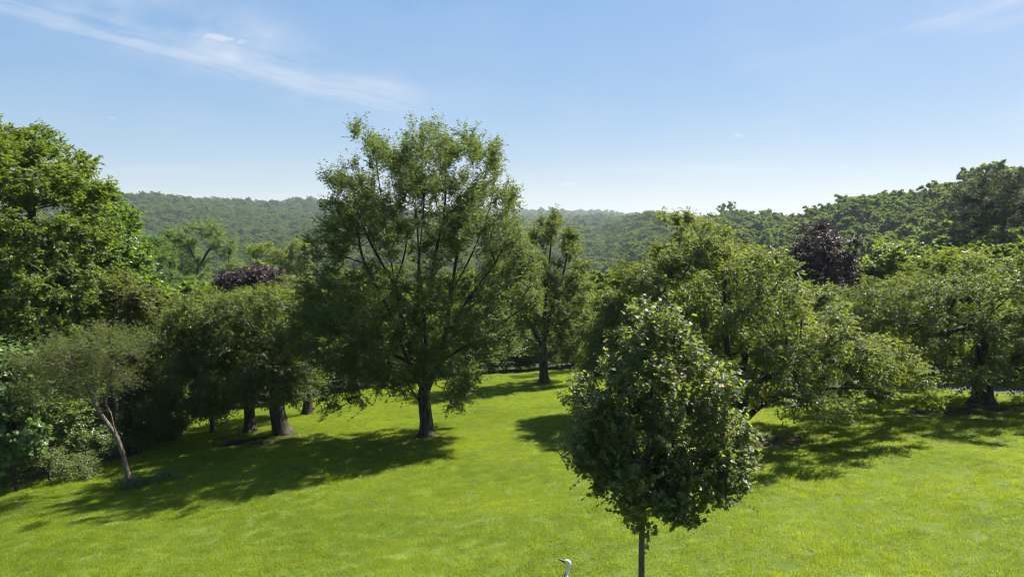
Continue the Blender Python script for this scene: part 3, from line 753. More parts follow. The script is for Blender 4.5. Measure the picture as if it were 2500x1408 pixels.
# ------------------------------------------------------------------ trees and shrubs near the lawn
TREES = [
{'name': 'pear_tree', 'label': 'tall open pear tree with many upright limbs, alone in the middle of the lawn', 'cat': 'tree', 'x': -3.15, 'y': 26.25, 'lobes': [(-1.82, -2.0, 10.01, 0.5, 1.81, 0.65), (-1.82, 0, 10.01, 0.5, 1.81, 0.65), (-1.82, 2.0, 10.01, 0.5, 1.81, 0.65), (-1.25, -2.08, 9.32, 0.5, 1.89, 0.82), (-1.25, 0, 9.32, 0.5, 1.89, 0.82), (-1.25, 2.08, 9.32, 0.5, 1.89, 0.82), (-0.12, -2.14, 9.92, 0.59, 1.95, 0.76), (-0.12, 0, 9.92, 0.59, 1.95, 0.76), (-0.12, 2.14, 9.92, 0.59, 1.95, 0.76), (0.75, -2.1, 9.9, 0.68, 1.91, 0.76), (0.75, 0, 9.9, 0.68, 1.91, 0.76), (0.75, 2.1, 9.9, 0.68, 1.91, 0.76), (1.7, -1.96, 9.81, 0.56, 1.78, 0.76), (1.7, 0, 9.81, 0.56, 1.78, 0.76), (1.7, 1.96, 9.81, 0.56, 1.78, 0.76), (2.47, -1.75, 9.39, 0.47, 1.59, 0.91), (2.47, 0, 9.39, 0.47, 1.59, 0.91), (2.47, 1.75, 9.39, 0.47, 1.59, 0.91), (-3.0, -1.68, 8.74, 0.56, 1.53, 0.56), (-3.0, 0, 8.74, 0.56, 1.53, 0.56), (-3.0, 1.68, 8.74, 0.56, 1.53, 0.56), (-2.17, -1.93, 8.6, 0.71, 1.75, 0.96), (-2.17, 0, 8.6, 0.71, 1.75, 0.96), (-2.17, 1.93, 8.6, 0.71, 1.75, 0.96), (0.38, -2.13, 8.74, 1.25, 1.94, 0.96), (0.38, 0, 8.74, 1.25, 1.94, 0.96), (0.38, 2.13, 8.74, 1.25, 1.94, 0.96), (1.91, -1.91, 8.31, 1.1, 1.74, 1.03), (1.91, 0, 8.31, 1.1, 1.74, 1.03), (1.91, 1.91, 8.31, 1.1, 1.74, 1.03), (-2.71, -1.79, 7.22, 0.96, 1.63, 1.1), (-2.71, 0, 7.22, 0.96, 1.63, 1.1), (-2.71, 1.79, 7.22, 0.96, 1.63, 1.1), (-1.1, -2.1, 7.0, 1.25, 1.91, 1.4), (-1.1, 0, 7.0, 1.25, 1.91, 1.4), (-1.1, 2.1, 7.0, 1.25, 1.91, 1.4), (0.66, -2.11, 6.85, 1.4, 1.92, 1.4), (0.66, 0, 6.85, 1.4, 1.92, 1.4), (0.66, 2.11, 6.85, 1.4, 1.92, 1.4), (2.49, -1.74, 6.71, 1.1, 1.58, 1.4), (2.49, 0, 6.71, 1.1, 1.58, 1.4), (2.49, 1.74, 6.71, 1.1, 1.58, 1.4), (-3.56, -1.47, 4.94, 1.1, 1.34, 1.4), (-3.56, 0, 4.94, 1.1, 1.34, 1.4), (-3.56, 1.47, 4.94, 1.1, 1.34, 1.4), (-1.57, -2.05, 4.65, 1.54, 1.86, 1.54), (-1.57, 0, 4.65, 1.54, 1.86, 1.54), (-1.57, 2.05, 4.65, 1.54, 1.86, 1.54), (0.64, -2.11, 4.5, 1.54, 1.92, 1.69), (0.64, 0, 4.5, 1.54, 1.92, 1.69), (0.64, 2.11, 4.5, 1.54, 1.92, 1.69), (2.78, -1.63, 4.79, 1.47, 1.49, 1.54), (2.78, 0, 4.79, 1.47, 1.49, 1.54), (2.78, 1.63, 4.79, 1.47, 1.49, 1.54), (-3.75, -1.39, 3.16, 1.1, 1.27, 1.1), (-3.75, 0, 3.16, 1.1, 1.27, 1.1), (-3.75, 1.39, 3.16, 1.1, 1.27, 1.1), (-2.05, -1.97, 2.71, 1.4, 1.79, 1.18), (-2.05, 0, 2.71, 1.4, 1.79, 1.18), (-2.05, 1.97, 2.71, 1.4, 1.79, 1.18), (-2.66, -1.83, 1.5, 1.03, 1.67, 0.74), (-2.66, 0, 1.5, 1.03, 1.67, 0.74), (-2.66, 1.83, 1.5, 1.03, 1.67, 0.74), (0.33, -2.13, 2.56, 1.1, 1.94, 0.96), (0.33, 0, 2.56, 1.1, 1.94, 0.96), (0.33, 2.13, 2.56, 1.1, 1.94, 0.96), (2.33, -1.79, 3.01, 1.4, 1.63, 0.96), (2.33, 0, 3.01, 1.4, 1.63, 0.96), (2.33, 1.79, 3.01, 1.4, 1.63, 0.96), (1.29, -2.03, 1.5, 1.03, 1.84, 0.66), (1.29, 0, 1.5, 1.03, 1.84, 0.66), (1.29, 2.03, 1.5, 1.03, 1.84, 0.66), (3.67, -1.16, 5.68, 0.59, 1.06, 1.1), (3.67, 0, 5.68, 0.59, 1.06, 1.1), (3.67, 1.16, 5.68, 0.59, 1.06, 1.1), (-1.02, -2.11, 1.8, 1.1, 1.92, 0.81), (-1.02, 0, 1.8, 1.1, 1.92, 0.81), (-1.02, 2.11, 1.8, 1.1, 1.92, 0.81), (-4.17, -1.11, 3.9, 0.66, 1.01, 0.96), (-4.17, 0, 3.9, 0.66, 1.01, 0.96), (-4.17, 1.11, 3.9, 0.66, 1.01, 0.96), (-3.51, -1.51, 4.05, 1.03, 1.37, 1.03), (-3.51, 0, 4.05, 1.03, 1.37, 1.03), (-3.51, 1.51, 4.05, 1.03, 1.37, 1.03), (-2.33, -1.91, 3.75, 1.18, 1.74, 1.03), (-2.33, 0, 3.75, 1.18, 1.74, 1.03), (-2.33, 1.91, 3.75, 1.18, 1.74, 1.03), (-3.1, -1.69, 2.26, 1.03, 1.54, 0.81), (-3.1, 0, 2.26, 1.03, 1.54, 0.81), (-3.1, 1.69, 2.26, 1.03, 1.54, 0.81), (-0.41, -2.14, 3.46, 1.18, 1.95, 1.18), (-0.41, 0, 3.46, 1.18, 1.95, 1.18), (-0.41, 2.14, 3.46, 1.18, 1.95, 1.18), (1.67, -1.96, 3.46, 1.18, 1.78, 0.88), (1.67, 0, 3.46, 1.18, 1.78, 0.88), (1.67, 1.96, 3.46, 1.18, 1.78, 0.88), (-2.04, -1.96, 7.73, 0.74, 1.78, 0.88), (-2.04, 0, 7.73, 0.74, 1.78, 0.88), (-2.04, 1.96, 7.73, 0.74, 1.78, 0.88), (-0.5, -2.14, 8.31, 0.81, 1.94, 0.88), (-0.5, 0, 8.31, 0.81, 1.94, 0.88), (-0.5, 2.14, 8.31, 0.81, 1.94, 0.88), (-0.63, -2.13, 9.25, 0.51, 1.94, 0.66), (-0.63, 0, 9.25, 0.51, 1.94, 0.66), (-0.63, 2.13, 9.25, 0.51, 1.94, 0.66), (1.32, -2.03, 7.29, 1.03, 1.84, 1.03), (1.32, 0, 7.29, 1.03, 1.84, 1.03), (1.32, 2.03, 7.29, 1.03, 1.84, 1.03), (-3.09, -1.66, 6.41, 0.96, 1.51, 1.1), (-3.09, 0, 6.41, 0.96, 1.51, 1.1), (-3.09, 1.66, 6.41, 0.96, 1.51, 1.1), (3.0, -1.54, 7.87, 0.59, 1.4, 0.88), (3.0, 0, 7.87, 0.59, 1.4, 0.88), (3.0, 1.54, 7.87, 0.59, 1.4, 0.88), (3.15, -1.47, 6.56, 0.74, 1.34, 1.18), (3.15, 0, 6.56, 0.74, 1.34, 1.18), (3.15, 1.47, 6.56, 0.74, 1.34, 1.18), (3.74, -1.11, 4.5, 0.66, 1.01, 1.03), (3.74, 0, 4.5, 0.66, 1.01, 1.03), (3.74, 1.11, 4.5, 0.66, 1.01, 1.03)], 'nt': 1850, 'kind': 'pear', 'group': None, 'lead': [[(0.03, 0, -0.56), (0.01, 0, -0.02), (-0.05, 0, 0.59), (-0.07, 0, 1.12)], [(-0.07, 0, 1.12), (-0.42, 0.2, 2.11), (-0.78, 0.4, 3.16), (-1.1, 0.3, 4.94), (-1.37, 0.2, 6.85), (-1.63, 0.1, 8.89), (-1.76, 0, 10.18)], [(-0.07, 0, 1.12), (0.06, -0.3, 2.26), (0.04, -0.6, 4.05), (-0.09, -0.6, 5.83), (0.05, -0.4, 7.87), (0.1, -0.2, 9.47)], [(-0.04, 0, 0.97), (0.35, 0.3, 1.96), (0.7, 0.5, 3.16), (0.91, 0.5, 4.65), (1.21, 0.4, 6.41), (1.69, 0.3, 8.31), (1.77, 0.1, 9.61)], [(0.35, 0.3, 1.96), (1.22, -0.6, 2.71), (2.26, -1.1, 3.38), (3.45, -1.3, 4.27)], [(-0.42, 0.2, 2.11), (-1.31, -0.8, 2.71), (-2.34, -1.4, 3.31), (-3.28, -1.6, 4.05)], [(0.91, 0.5, 4.65), (1.68, 0.8, 6.12), (2.35, 0.9, 7.87), (2.54, 0.7, 9.18)], [(-1.1, 0.3, 4.94), (-1.99, 0.6, 6.41), (-2.55, 0.6, 7.73), (-2.95, 0.5, 8.6)], [(0.04, -0.6, 4.05), (0.43, -0.9, 5.83), (0.81, -0.6, 7.87), (0.8, -0.2, 9.75)], [(-0.07, 0, 1.12), (-0.56, -0.9, 2.56), (-1.14, -1.3, 4.35), (-1.99, -1.2, 6.12), (-2.26, -0.5, 7.87)], [(0.7, 0.5, 3.16), (1.67, -0.5, 4.65), (2.56, -0.5, 5.83), (3.15, -0.2, 7.0)], [(-1.1, 0.3, 4.94), (-0.74, 0.8, 6.71), (-1.15, 0.5, 8.45), (-1.24, 0.2, 9.61)], [(0.06, -0.3, 2.26), (-0.4, 1.2, 4.05), (-0.37, 1.3, 6.41), (-0.5, 0.6, 8.6)], [(0.35, 0.3, 1.96), (1.37, 1.3, 3.75), (2.41, 1.5, 4.94), (3.3, 1, 5.83)], [(-0.08, 0, 0.67), (-0.36, -0.2, 1.02), (-0.55, -0.5, 1.5), (-0.72, -0.8, 1.96)]], 'tr': 0.225, 'fork': 0.35, 'L': 0.09, 'nl': 12, 'ns': 9},
{'name': 'cherry_tree', 'label': 'broad cherry tree with the thickest trunk of the row left of the tall pear tree', 'cat': 'tree', 'x': -9.16, 'y': 28.63, 'lobes': [(-0.43, -1.59, 4.19, 1.36, 1.45, 0.88), (-0.43, 0, 4.19, 1.36, 1.45, 0.88), (-0.43, 1.59, 4.19, 1.36, 1.45, 0.88), (-1.34, -1.52, 3.13, 1.12, 1.38, 1.2), (-1.34, 0, 3.13, 1.12, 1.38, 1.2), (-1.34, 1.52, 3.13, 1.12, 1.38, 1.2), (0.1, -1.52, 2.81, 1.36, 1.38, 1.36), (0.1, 0, 2.81, 1.36, 1.38, 1.36), (0.1, 1.52, 2.81, 1.36, 1.38, 1.36), (-1.86, -1.37, 1.99, 0.96, 1.24, 1.2), (-1.86, 0, 1.99, 0.96, 1.24, 1.2), (-1.86, 1.37, 1.99, 0.96, 1.24, 1.2), (-0.75, -1.59, 1.09, 1.2, 1.45, 0.96), (-0.75, 0, 1.09, 1.2, 1.45, 0.96), (-0.75, 1.59, 1.09, 1.2, 1.45, 0.96), (0.8, -1.25, 1.42, 0.8, 1.14, 0.88), (0.8, 0, 1.42, 0.8, 1.14, 0.88), (0.8, 1.25, 1.42, 0.8, 1.14, 0.88), (-2.3, -1.16, 0.92, 0.72, 1.05, 0.88), (-2.3, 0, 0.92, 0.72, 1.05, 0.88), (-2.3, 1.16, 0.92, 0.72, 1.05, 0.88), (0.91, -1.2, 2.64, 0.8, 1.1, 0.96), (0.91, 0, 2.64, 0.8, 1.1, 0.96), (0.91, 1.2, 2.64, 0.8, 1.1, 0.96), (0.62, -1.33, 0.67, 0.72, 1.21, 0.45), (0.62, 0, 0.67, 0.72, 1.21, 0.45), (0.62, 1.33, 0.67, 0.72, 1.21, 0.45), (-1.92, -1.37, 0.34, 0.72, 1.24, 0.42), (-1.92, 0, 0.34, 0.72, 1.24, 0.42), (-1.92, 1.37, 0.34, 0.72, 1.24, 0.42), (-0.58, -1.59, 1.5, 0.96, 1.45, 0.8), (-0.58, 0, 1.5, 0.96, 1.45, 0.8), (-0.58, 1.59, 1.5, 0.96, 1.45, 0.8)], 'nt': 600, 'kind': 'cherry', 'group': 'cherry trees standing on the lawn', 'lead': [], 'tr': 0.3, 'fork': 0.35, 'L': 0.125},
{'name': 'cherry_tree', 'label': 'cherry tree with low glossy leaves just left of the thickest trunked cherry', 'cat': 'tree', 'x': -10.86, 'y': 29.7, 'lobes': [(-1.69, -1.55, 3.75, 1.25, 1.41, 1.08), (-1.69, 0, 3.75, 1.25, 1.41, 1.08), (-1.69, 1.55, 3.75, 1.25, 1.41, 1.08), (-1.67, -1.57, 1.8, 1.25, 1.42, 1.25), (-1.67, 0, 1.8, 1.25, 1.42, 1.25), (-1.67, 1.57, 1.8, 1.25, 1.42, 1.25), (-0.62, -1.47, 2.99, 1.0, 1.34, 1.08), (-0.62, 0, 2.99, 1.0, 1.34, 1.08), (-0.62, 1.47, 2.99, 1.0, 1.34, 1.08), (-1.3, -1.59, 0.27, 1.0, 1.45, 0.75), (-1.3, 0, 0.27, 1.0, 1.45, 0.75), (-1.3, 1.59, 0.27, 1.0, 1.45, 0.75), (-0.17, -1.25, 4.17, 0.67, 1.14, 0.67), (-0.17, 0, 4.17, 0.67, 1.14, 0.67), (-0.17, 1.25, 4.17, 0.67, 1.14, 0.67), (-2.23, -1.36, 2.65, 0.83, 1.24, 1.0), (-2.23, 0, 2.65, 0.83, 1.24, 1.0), (-2.23, 1.36, 2.65, 0.83, 1.24, 1.0), (-1.05, -1.57, 0.1, 0.83, 1.42, 0.4), (-1.05, 0, 0.1, 0.83, 1.42, 0.4), (-1.05, 1.57, 0.1, 0.83, 1.42, 0.4)], 'nt': 560, 'kind': 'cherry', 'group': 'cherry trees standing on the lawn', 'lead': [], 'tr': 0.21, 'fork': 0.35, 'L': 0.125},
{'name': 'cherry_tree', 'label': 'cherry tree half hidden in shade between the pear tree and the cherry row', 'cat': 'tree', 'x': -9.73, 'y': 34.1, 'lobes': [(-0.05, -1.43, 3.94, 1.43, 1.3, 1.43), (-0.05, 0, 3.94, 1.43, 1.3, 1.43), (-0.05, 1.43, 3.94, 1.43, 1.3, 1.43), (0.58, -1.3, 2.01, 1.05, 1.18, 1.43), (0.58, 0, 2.01, 1.05, 1.18, 1.43), (0.58, 1.3, 2.01, 1.05, 1.18, 1.43), (-0.59, -1.4, 1.42, 1.43, 1.27, 1.43), (-0.59, 0, 1.42, 1.43, 1.27, 1.43), (-0.59, 1.4, 1.42, 1.43, 1.27, 1.43), (-0.73, -1.36, 3.65, 0.96, 1.23, 0.86), (-0.73, 0, 3.65, 0.96, 1.23, 0.86), (-0.73, 1.36, 3.65, 0.96, 1.23, 0.86)], 'nt': 330, 'kind': 'cherry', 'group': 'cherry trees standing on the lawn', 'lead': [], 'tr': 0.21, 'fork': 0.35, 'L': 0.125},
{'name': 'cherry_tree', 'label': 'small thin trunked cherry tree furthest down the slope in the left row', 'cat': 'tree', 'x': -12.88, 'y': 30.89, 'lobes': [(-0.21, -0.82, -0.01, 0.87, 0.75, 0.69), (-0.21, 0, -0.01, 0.87, 0.75, 0.69), (-0.21, 0.82, -0.01, 0.87, 0.75, 0.69), (-1.05, -0.87, 1.06, 1.04, 0.79, 1.04), (-1.05, 0, 1.06, 1.04, 0.79, 1.04), (-1.05, 0.87, 1.06, 1.04, 0.79, 1.04), (-1.7, -0.76, -0.01, 0.87, 0.69, 0.87), (-1.7, 0, -0.01, 0.87, 0.69, 0.87), (-1.7, 0.76, -0.01, 0.87, 0.69, 0.87), (0.09, -0.76, 1.24, 0.87, 0.69, 0.87), (0.09, 0, 1.24, 0.87, 0.69, 0.87), (0.09, 0.76, 1.24, 0.87, 0.69, 0.87)], 'nt': 170, 'kind': 'cherry', 'group': 'cherry trees standing on the lawn', 'lead': [], 'tr': 0.09, 'fork': 0.35, 'L': 0.12},
{'name': 'pear_tree', 'label': 'slender upright pear tree behind the tall one, single dark trunk in bright grass', 'cat': 'tree', 'x': 1.79, 'y': 40.32, 'lobes': [(0.5, -1.34, 7.45, 0.68, 1.22, 0.72), (0.5, 0, 7.45, 0.68, 1.22, 0.72), (0.5, 1.34, 7.45, 0.68, 1.22, 0.72), (-0.39, -1.37, 6.44, 1.13, 1.25, 1.35), (-0.39, 0, 6.44, 1.13, 1.25, 1.35), (-0.39, 1.37, 6.44, 1.13, 1.25, 1.35), (1.41, -1.17, 6.1, 0.95, 1.06, 1.47), (1.41, 0, 6.1, 0.95, 1.06, 1.47), (1.41, 1.17, 6.1, 0.95, 1.06, 1.47), (0.36, -1.36, 4.29, 1.47, 1.23, 1.69), (0.36, 0, 4.29, 1.47, 1.23, 1.69), (0.36, 1.36, 4.29, 1.47, 1.23, 1.69), (1.88, -1.01, 4.07, 0.9, 0.92, 1.58), (1.88, 0, 4.07, 0.9, 0.92, 1.58), (1.88, 1.01, 4.07, 0.9, 0.92, 1.58), (0.48, -1.35, 2.02, 1.81, 1.22, 1.69), (0.48, 0, 2.02, 1.81, 1.22, 1.69), (0.48, 1.35, 2.02, 1.81, 1.22, 1.69), (2.19, -0.87, 2.24, 0.68, 0.79, 1.35), (2.19, 0, 2.24, 0.68, 0.79, 1.35), (2.19, 0.87, 2.24, 0.68, 0.79, 1.35), (-0.88, -1.33, 4.29, 0.9, 1.21, 1.35), (-0.88, 0, 4.29, 0.9, 1.21, 1.35), (-0.88, 1.33, 4.29, 0.9, 1.21, 1.35), (-0.88, -1.33, 2.47, 1.02, 1.21, 1.69), (-0.88, 0, 2.47, 1.02, 1.21, 1.69), (-0.88, 1.33, 2.47, 1.02, 1.21, 1.69), (0.03, -1.37, 0.18, 1.35, 1.25, 0.79), (0.03, 0, 0.18, 1.35, 1.25, 0.79), (0.03, 1.37, 0.18, 1.35, 1.25, 0.79), (1.63, -1.12, 0.64, 0.79, 1.01, 1.13), (1.63, 0, 0.64, 0.79, 1.01, 1.13), (1.63, 1.12, 0.64, 0.79, 1.01, 1.13), (-1.79, -1.15, 4.97, 1.35, 1.05, 1.81), (-1.79, 0, 4.97, 1.35, 1.05, 1.81), (-1.79, 1.15, 4.97, 1.35, 1.05, 1.81)], 'nt': 560, 'kind': 'pear_warm', 'group': None, 'lead': [[(0.02, 0, -1.63), (-0.03, 0, -0.51), (-0.04, 0, 0.64)], [(-0.04, 0, 0.64), (0.03, 0, 2.47), (0.24, 0, 4.75), (0.42, 0, 7.0)], [(-0.04, 0, 0.64), (0.37, 0, 2.47), (0.93, 0, 4.07), (1.26, 0, 5.65)], [(-0.03, 0, 0.41), (-0.65, 0, 1.56), (-0.88, 0, 2.93)]], 'tr': 0.23, 'fork': 0.35, 'L': 0.125, 'nl': 11},
{'name': 'pear_tree', 'label': 'narrow tree with thin trunk at the crest just behind the slender pear tree', 'cat': 'tree', 'x': 3.93, 'y': 47.09, 'lobes': [(0.98, 0, 1.44, 1.45, 1.79, 1.72), (0.2, -0.87, -0.17, 1.06, 0.79, 1.19), (0.2, 0, -0.17, 1.06, 0.79, 1.19), (0.2, 0.87, -0.17, 1.06, 0.79, 1.19), (1.79, 0, -0.17, 1.45, 1.72, 1.45), (0.57, -0.95, 3.31, 1.06, 0.86, 1.32), (0.57, 0, 3.31, 1.06, 0.86, 1.32), (0.57, 0.95, 3.31, 1.06, 0.86, 1.32)], 'nt': 170, 'kind': 'cherry_light', 'group': None, 'lead': [], 'tr': 0.13, 'fork': 0.35, 'L': 0.1, 'nl': 9},
{'name': 'cherry_tree', 'label': 'wide spreading cherry tree with drooping boughs over shaded lawn, right of the young maple', 'cat': 'tree', 'x': 7.25, 'y': 23.0, 'lobes': [(-1.16, -1.8, 4.61, 0.9, 1.63, 0.84), (-1.16, 0, 4.61, 0.9, 1.63, 0.84), (-1.16, 1.8, 4.61, 0.9, 1.63, 0.84), (-0.14, -2.04, 5.13, 1.22, 1.86, 0.97), (-0.14, 0, 5.13, 1.22, 1.86, 0.97), (-0.14, 2.04, 5.13, 1.22, 1.86, 0.97), (1.23, -2.14, 4.74, 0.97, 1.95, 0.84), (1.23, 0, 4.74, 0.97, 1.95, 0.84), (1.23, 2.14, 4.74, 0.97, 1.95, 0.84), (-2.04, -1.4, 3.24, 1.03, 1.27, 0.97), (-2.04, 0, 3.24, 1.03, 1.27, 0.97), (-2.04, 1.4, 3.24, 1.03, 1.27, 0.97), (0.55, -2.12, 3.37, 1.48, 1.93, 1.1), (0.55, 0, 3.37, 1.48, 1.93, 1.1), (0.55, 2.12, 3.37, 1.48, 1.93, 1.1), (2.3, -2.07, 3.7, 1.16, 1.88, 0.97), (2.3, 0, 3.7, 1.16, 1.88, 0.97), (2.3, 2.07, 3.7, 1.16, 1.88, 0.97), (3.74, -1.73, 3.37, 0.97, 1.57, 0.84), (3.74, 0, 3.37, 0.97, 1.57, 0.84), (3.74, 1.73, 3.37, 0.97, 1.57, 0.84), (4.48, -1.4, 2.78, 0.84, 1.27, 0.64), (4.48, 0, 2.78, 0.84, 1.27, 0.64), (4.48, 1.4, 2.78, 0.84, 1.27, 0.64), (2.93, -1.97, 2.25, 1.29, 1.79, 0.54), (2.93, 0, 2.25, 1.29, 1.79, 0.54), (2.93, 1.97, 2.25, 1.29, 1.79, 0.54), (1.24, -2.15, 2.18, 1.35, 1.95, 0.58), (1.24, 0, 2.18, 1.35, 1.95, 0.58), (1.24, 2.15, 2.18, 1.35, 1.95, 0.58), (5.09, -1.46, 2.18, 0.45, 0.87, 0.41), (5.09, -0.5, 2.18, 0.45, 0.87, 0.41), (5.09, 0.46, 2.18, 0.45, 0.87, 0.41), (-0.99, -1.84, 2.71, 1.22, 1.67, 0.77), (-0.99, 0, 2.71, 1.22, 1.67, 0.77), (-0.99, 1.84, 2.71, 1.22, 1.67, 0.77), (0.23, -2.1, 5.97, 0.71, 1.91, 0.58), (0.23, 0, 5.97, 0.71, 1.91, 0.58), (0.23, 2.1, 5.97, 0.71, 1.91, 0.58)], 'nt': 800, 'kind': 'cherry', 'group': 'cherry trees standing on the lawn', 'lead': [[(0.06, 0, 0.13), (0.01, 0, 0.72), (0.03, 0, 1.45)], [(0.03, 0, 1.45), (0.46, -0.4, 2.18), (1.48, -0.8, 2.98), (2.63, -1, 3.63), (3.93, -1.1, 3.63)], [(0.03, 0, 1.45), (-0.21, 0.3, 2.58), (-0.38, 0.4, 4.16), (-0.46, 0.3, 5.2)], [(0.03, 0, 1.45), (-0.86, -0.3, 2.58), (-1.92, -0.7, 3.37)], [(0.01, 0, 0.72), (0.6, -1, 1.79), (2.02, -1.7, 2.32), (3.84, -2, 2.38)], [(0.03, 0, 1.45), (0.44, 0.8, 2.84), (0.92, 1.2, 4.29)]], 'tr': 0.31, 'fork': 0.3, 'L': 0.125, 'nl': 11},
{'name': 'cherry_tree', 'label': 'tall cherry tree directly behind the young maple, long twigs poking above its round crown', 'cat': 'tree', 'x': 6.0, 'y': 28.6, 'lobes': [(0.25, -1.76, 5.85, 0.96, 1.6, 0.77), (0.25, 0, 5.85, 0.96, 1.6, 0.77), (0.25, 1.76, 5.85, 0.96, 1.6, 0.77), (1.2, -1.7, 6.39, 1.12, 1.54, 0.61), (1.2, 0, 6.39, 1.12, 1.54, 0.61), (1.2, 1.7, 6.39, 1.12, 1.54, 0.61), (2.57, -1.35, 6.01, 1.28, 1.23, 0.77), (2.57, 0, 6.01, 1.28, 1.23, 0.77), (2.57, 1.35, 6.01, 1.28, 1.23, 0.77), (-1.02, -1.64, 5.21, 0.8, 1.49, 0.77), (-1.02, 0, 5.21, 0.8, 1.49, 0.77), (-1.02, 1.64, 5.21, 0.8, 1.49, 0.77), (-1.97, -1.36, 4.03, 0.96, 1.24, 1.04), (-1.97, 0, 4.03, 0.96, 1.24, 1.04), (-1.97, 1.36, 4.03, 0.96, 1.24, 1.04), (0.27, -1.76, 4.43, 1.68, 1.6, 1.36), (0.27, 0, 4.43, 1.68, 1.6, 1.36), (0.27, 1.76, 4.43, 1.68, 1.6, 1.36), (2.35, -1.44, 4.92, 1.36, 1.31, 1.36), (2.35, 0, 4.92, 1.36, 1.31, 1.36), (2.35, 1.44, 4.92, 1.36, 1.31, 1.36), (-2.44, -1.13, 2.65, 0.8, 1.03, 1.04), (-2.44, 0, 2.65, 0.8, 1.03, 1.04), (-2.44, 1.13, 2.65, 0.8, 1.03, 1.04), (-0.5, -1.71, 2.49, 1.28, 1.56, 1.28), (-0.5, 0, 2.49, 1.28, 1.56, 1.28), (-0.5, 1.71, 2.49, 1.28, 1.56, 1.28), (-2.79, -0.88, 1.59, 0.48, 0.8, 0.72), (-2.79, 0, 1.59, 0.48, 0.8, 0.72), (-2.79, 0.88, 1.59, 0.48, 0.8, 0.72), (0.22, -1.76, 7.71, 0.16, 1.6, 0.42), (0.22, 0, 7.71, 0.16, 1.6, 0.42), (0.22, 1.76, 7.71, 0.16, 1.6, 0.42), (1.02, -1.72, 7.48, 0.22, 1.56, 0.26), (1.02, 0, 7.48, 0.22, 1.56, 0.26), (1.02, 1.72, 7.48, 0.22, 1.56, 0.26), (1.9, -1.56, 7.24, 0.26, 1.42, 0.22), (1.9, 0, 7.24, 0.26, 1.42, 0.22), (1.9, 1.56, 7.24, 0.26, 1.42, 0.22)], 'nt': 760, 'kind': 'cherry', 'group': 'cherry trees standing on the lawn', 'lead': [], 'tr': 0.3, 'fork': 0.28, 'L': 0.135, 'nl': 11},
{'name': 'cherry_tree', 'label': 'cherry tree mostly hidden behind the very wide cherry and under the purple crown', 'cat': 'tree', 'x': 13.55, 'y': 32.0, 'lobes': [(-0.32, -1.15, 4.04, 1.34, 1.05, 0.9), (-0.32, 0, 4.04, 1.34, 1.05, 0.9), (-0.32, 1.15, 4.04, 1.34, 1.05, 0.9), (-1.74, -0.97, 3.5, 1.25, 0.88, 0.99), (-1.74, 0, 3.5, 1.25, 0.88, 0.99), (-1.74, 0.97, 3.5, 1.25, 0.88, 0.99), (1.24, -0.97, 3.22, 1.25, 0.88, 0.99), (1.24, 0, 3.22, 1.25, 0.88, 0.99), (1.24, 0.97, 3.22, 1.25, 0.88, 0.99), (-0.07, 0, 2.13, 1.79, 2.1, 0.9)], 'nt': 250, 'kind': 'cherry', 'group': 'cherry trees standing on the lawn', 'lead': [], 'tr': 0.28, 'fork': 0.35, 'L': 0.125},
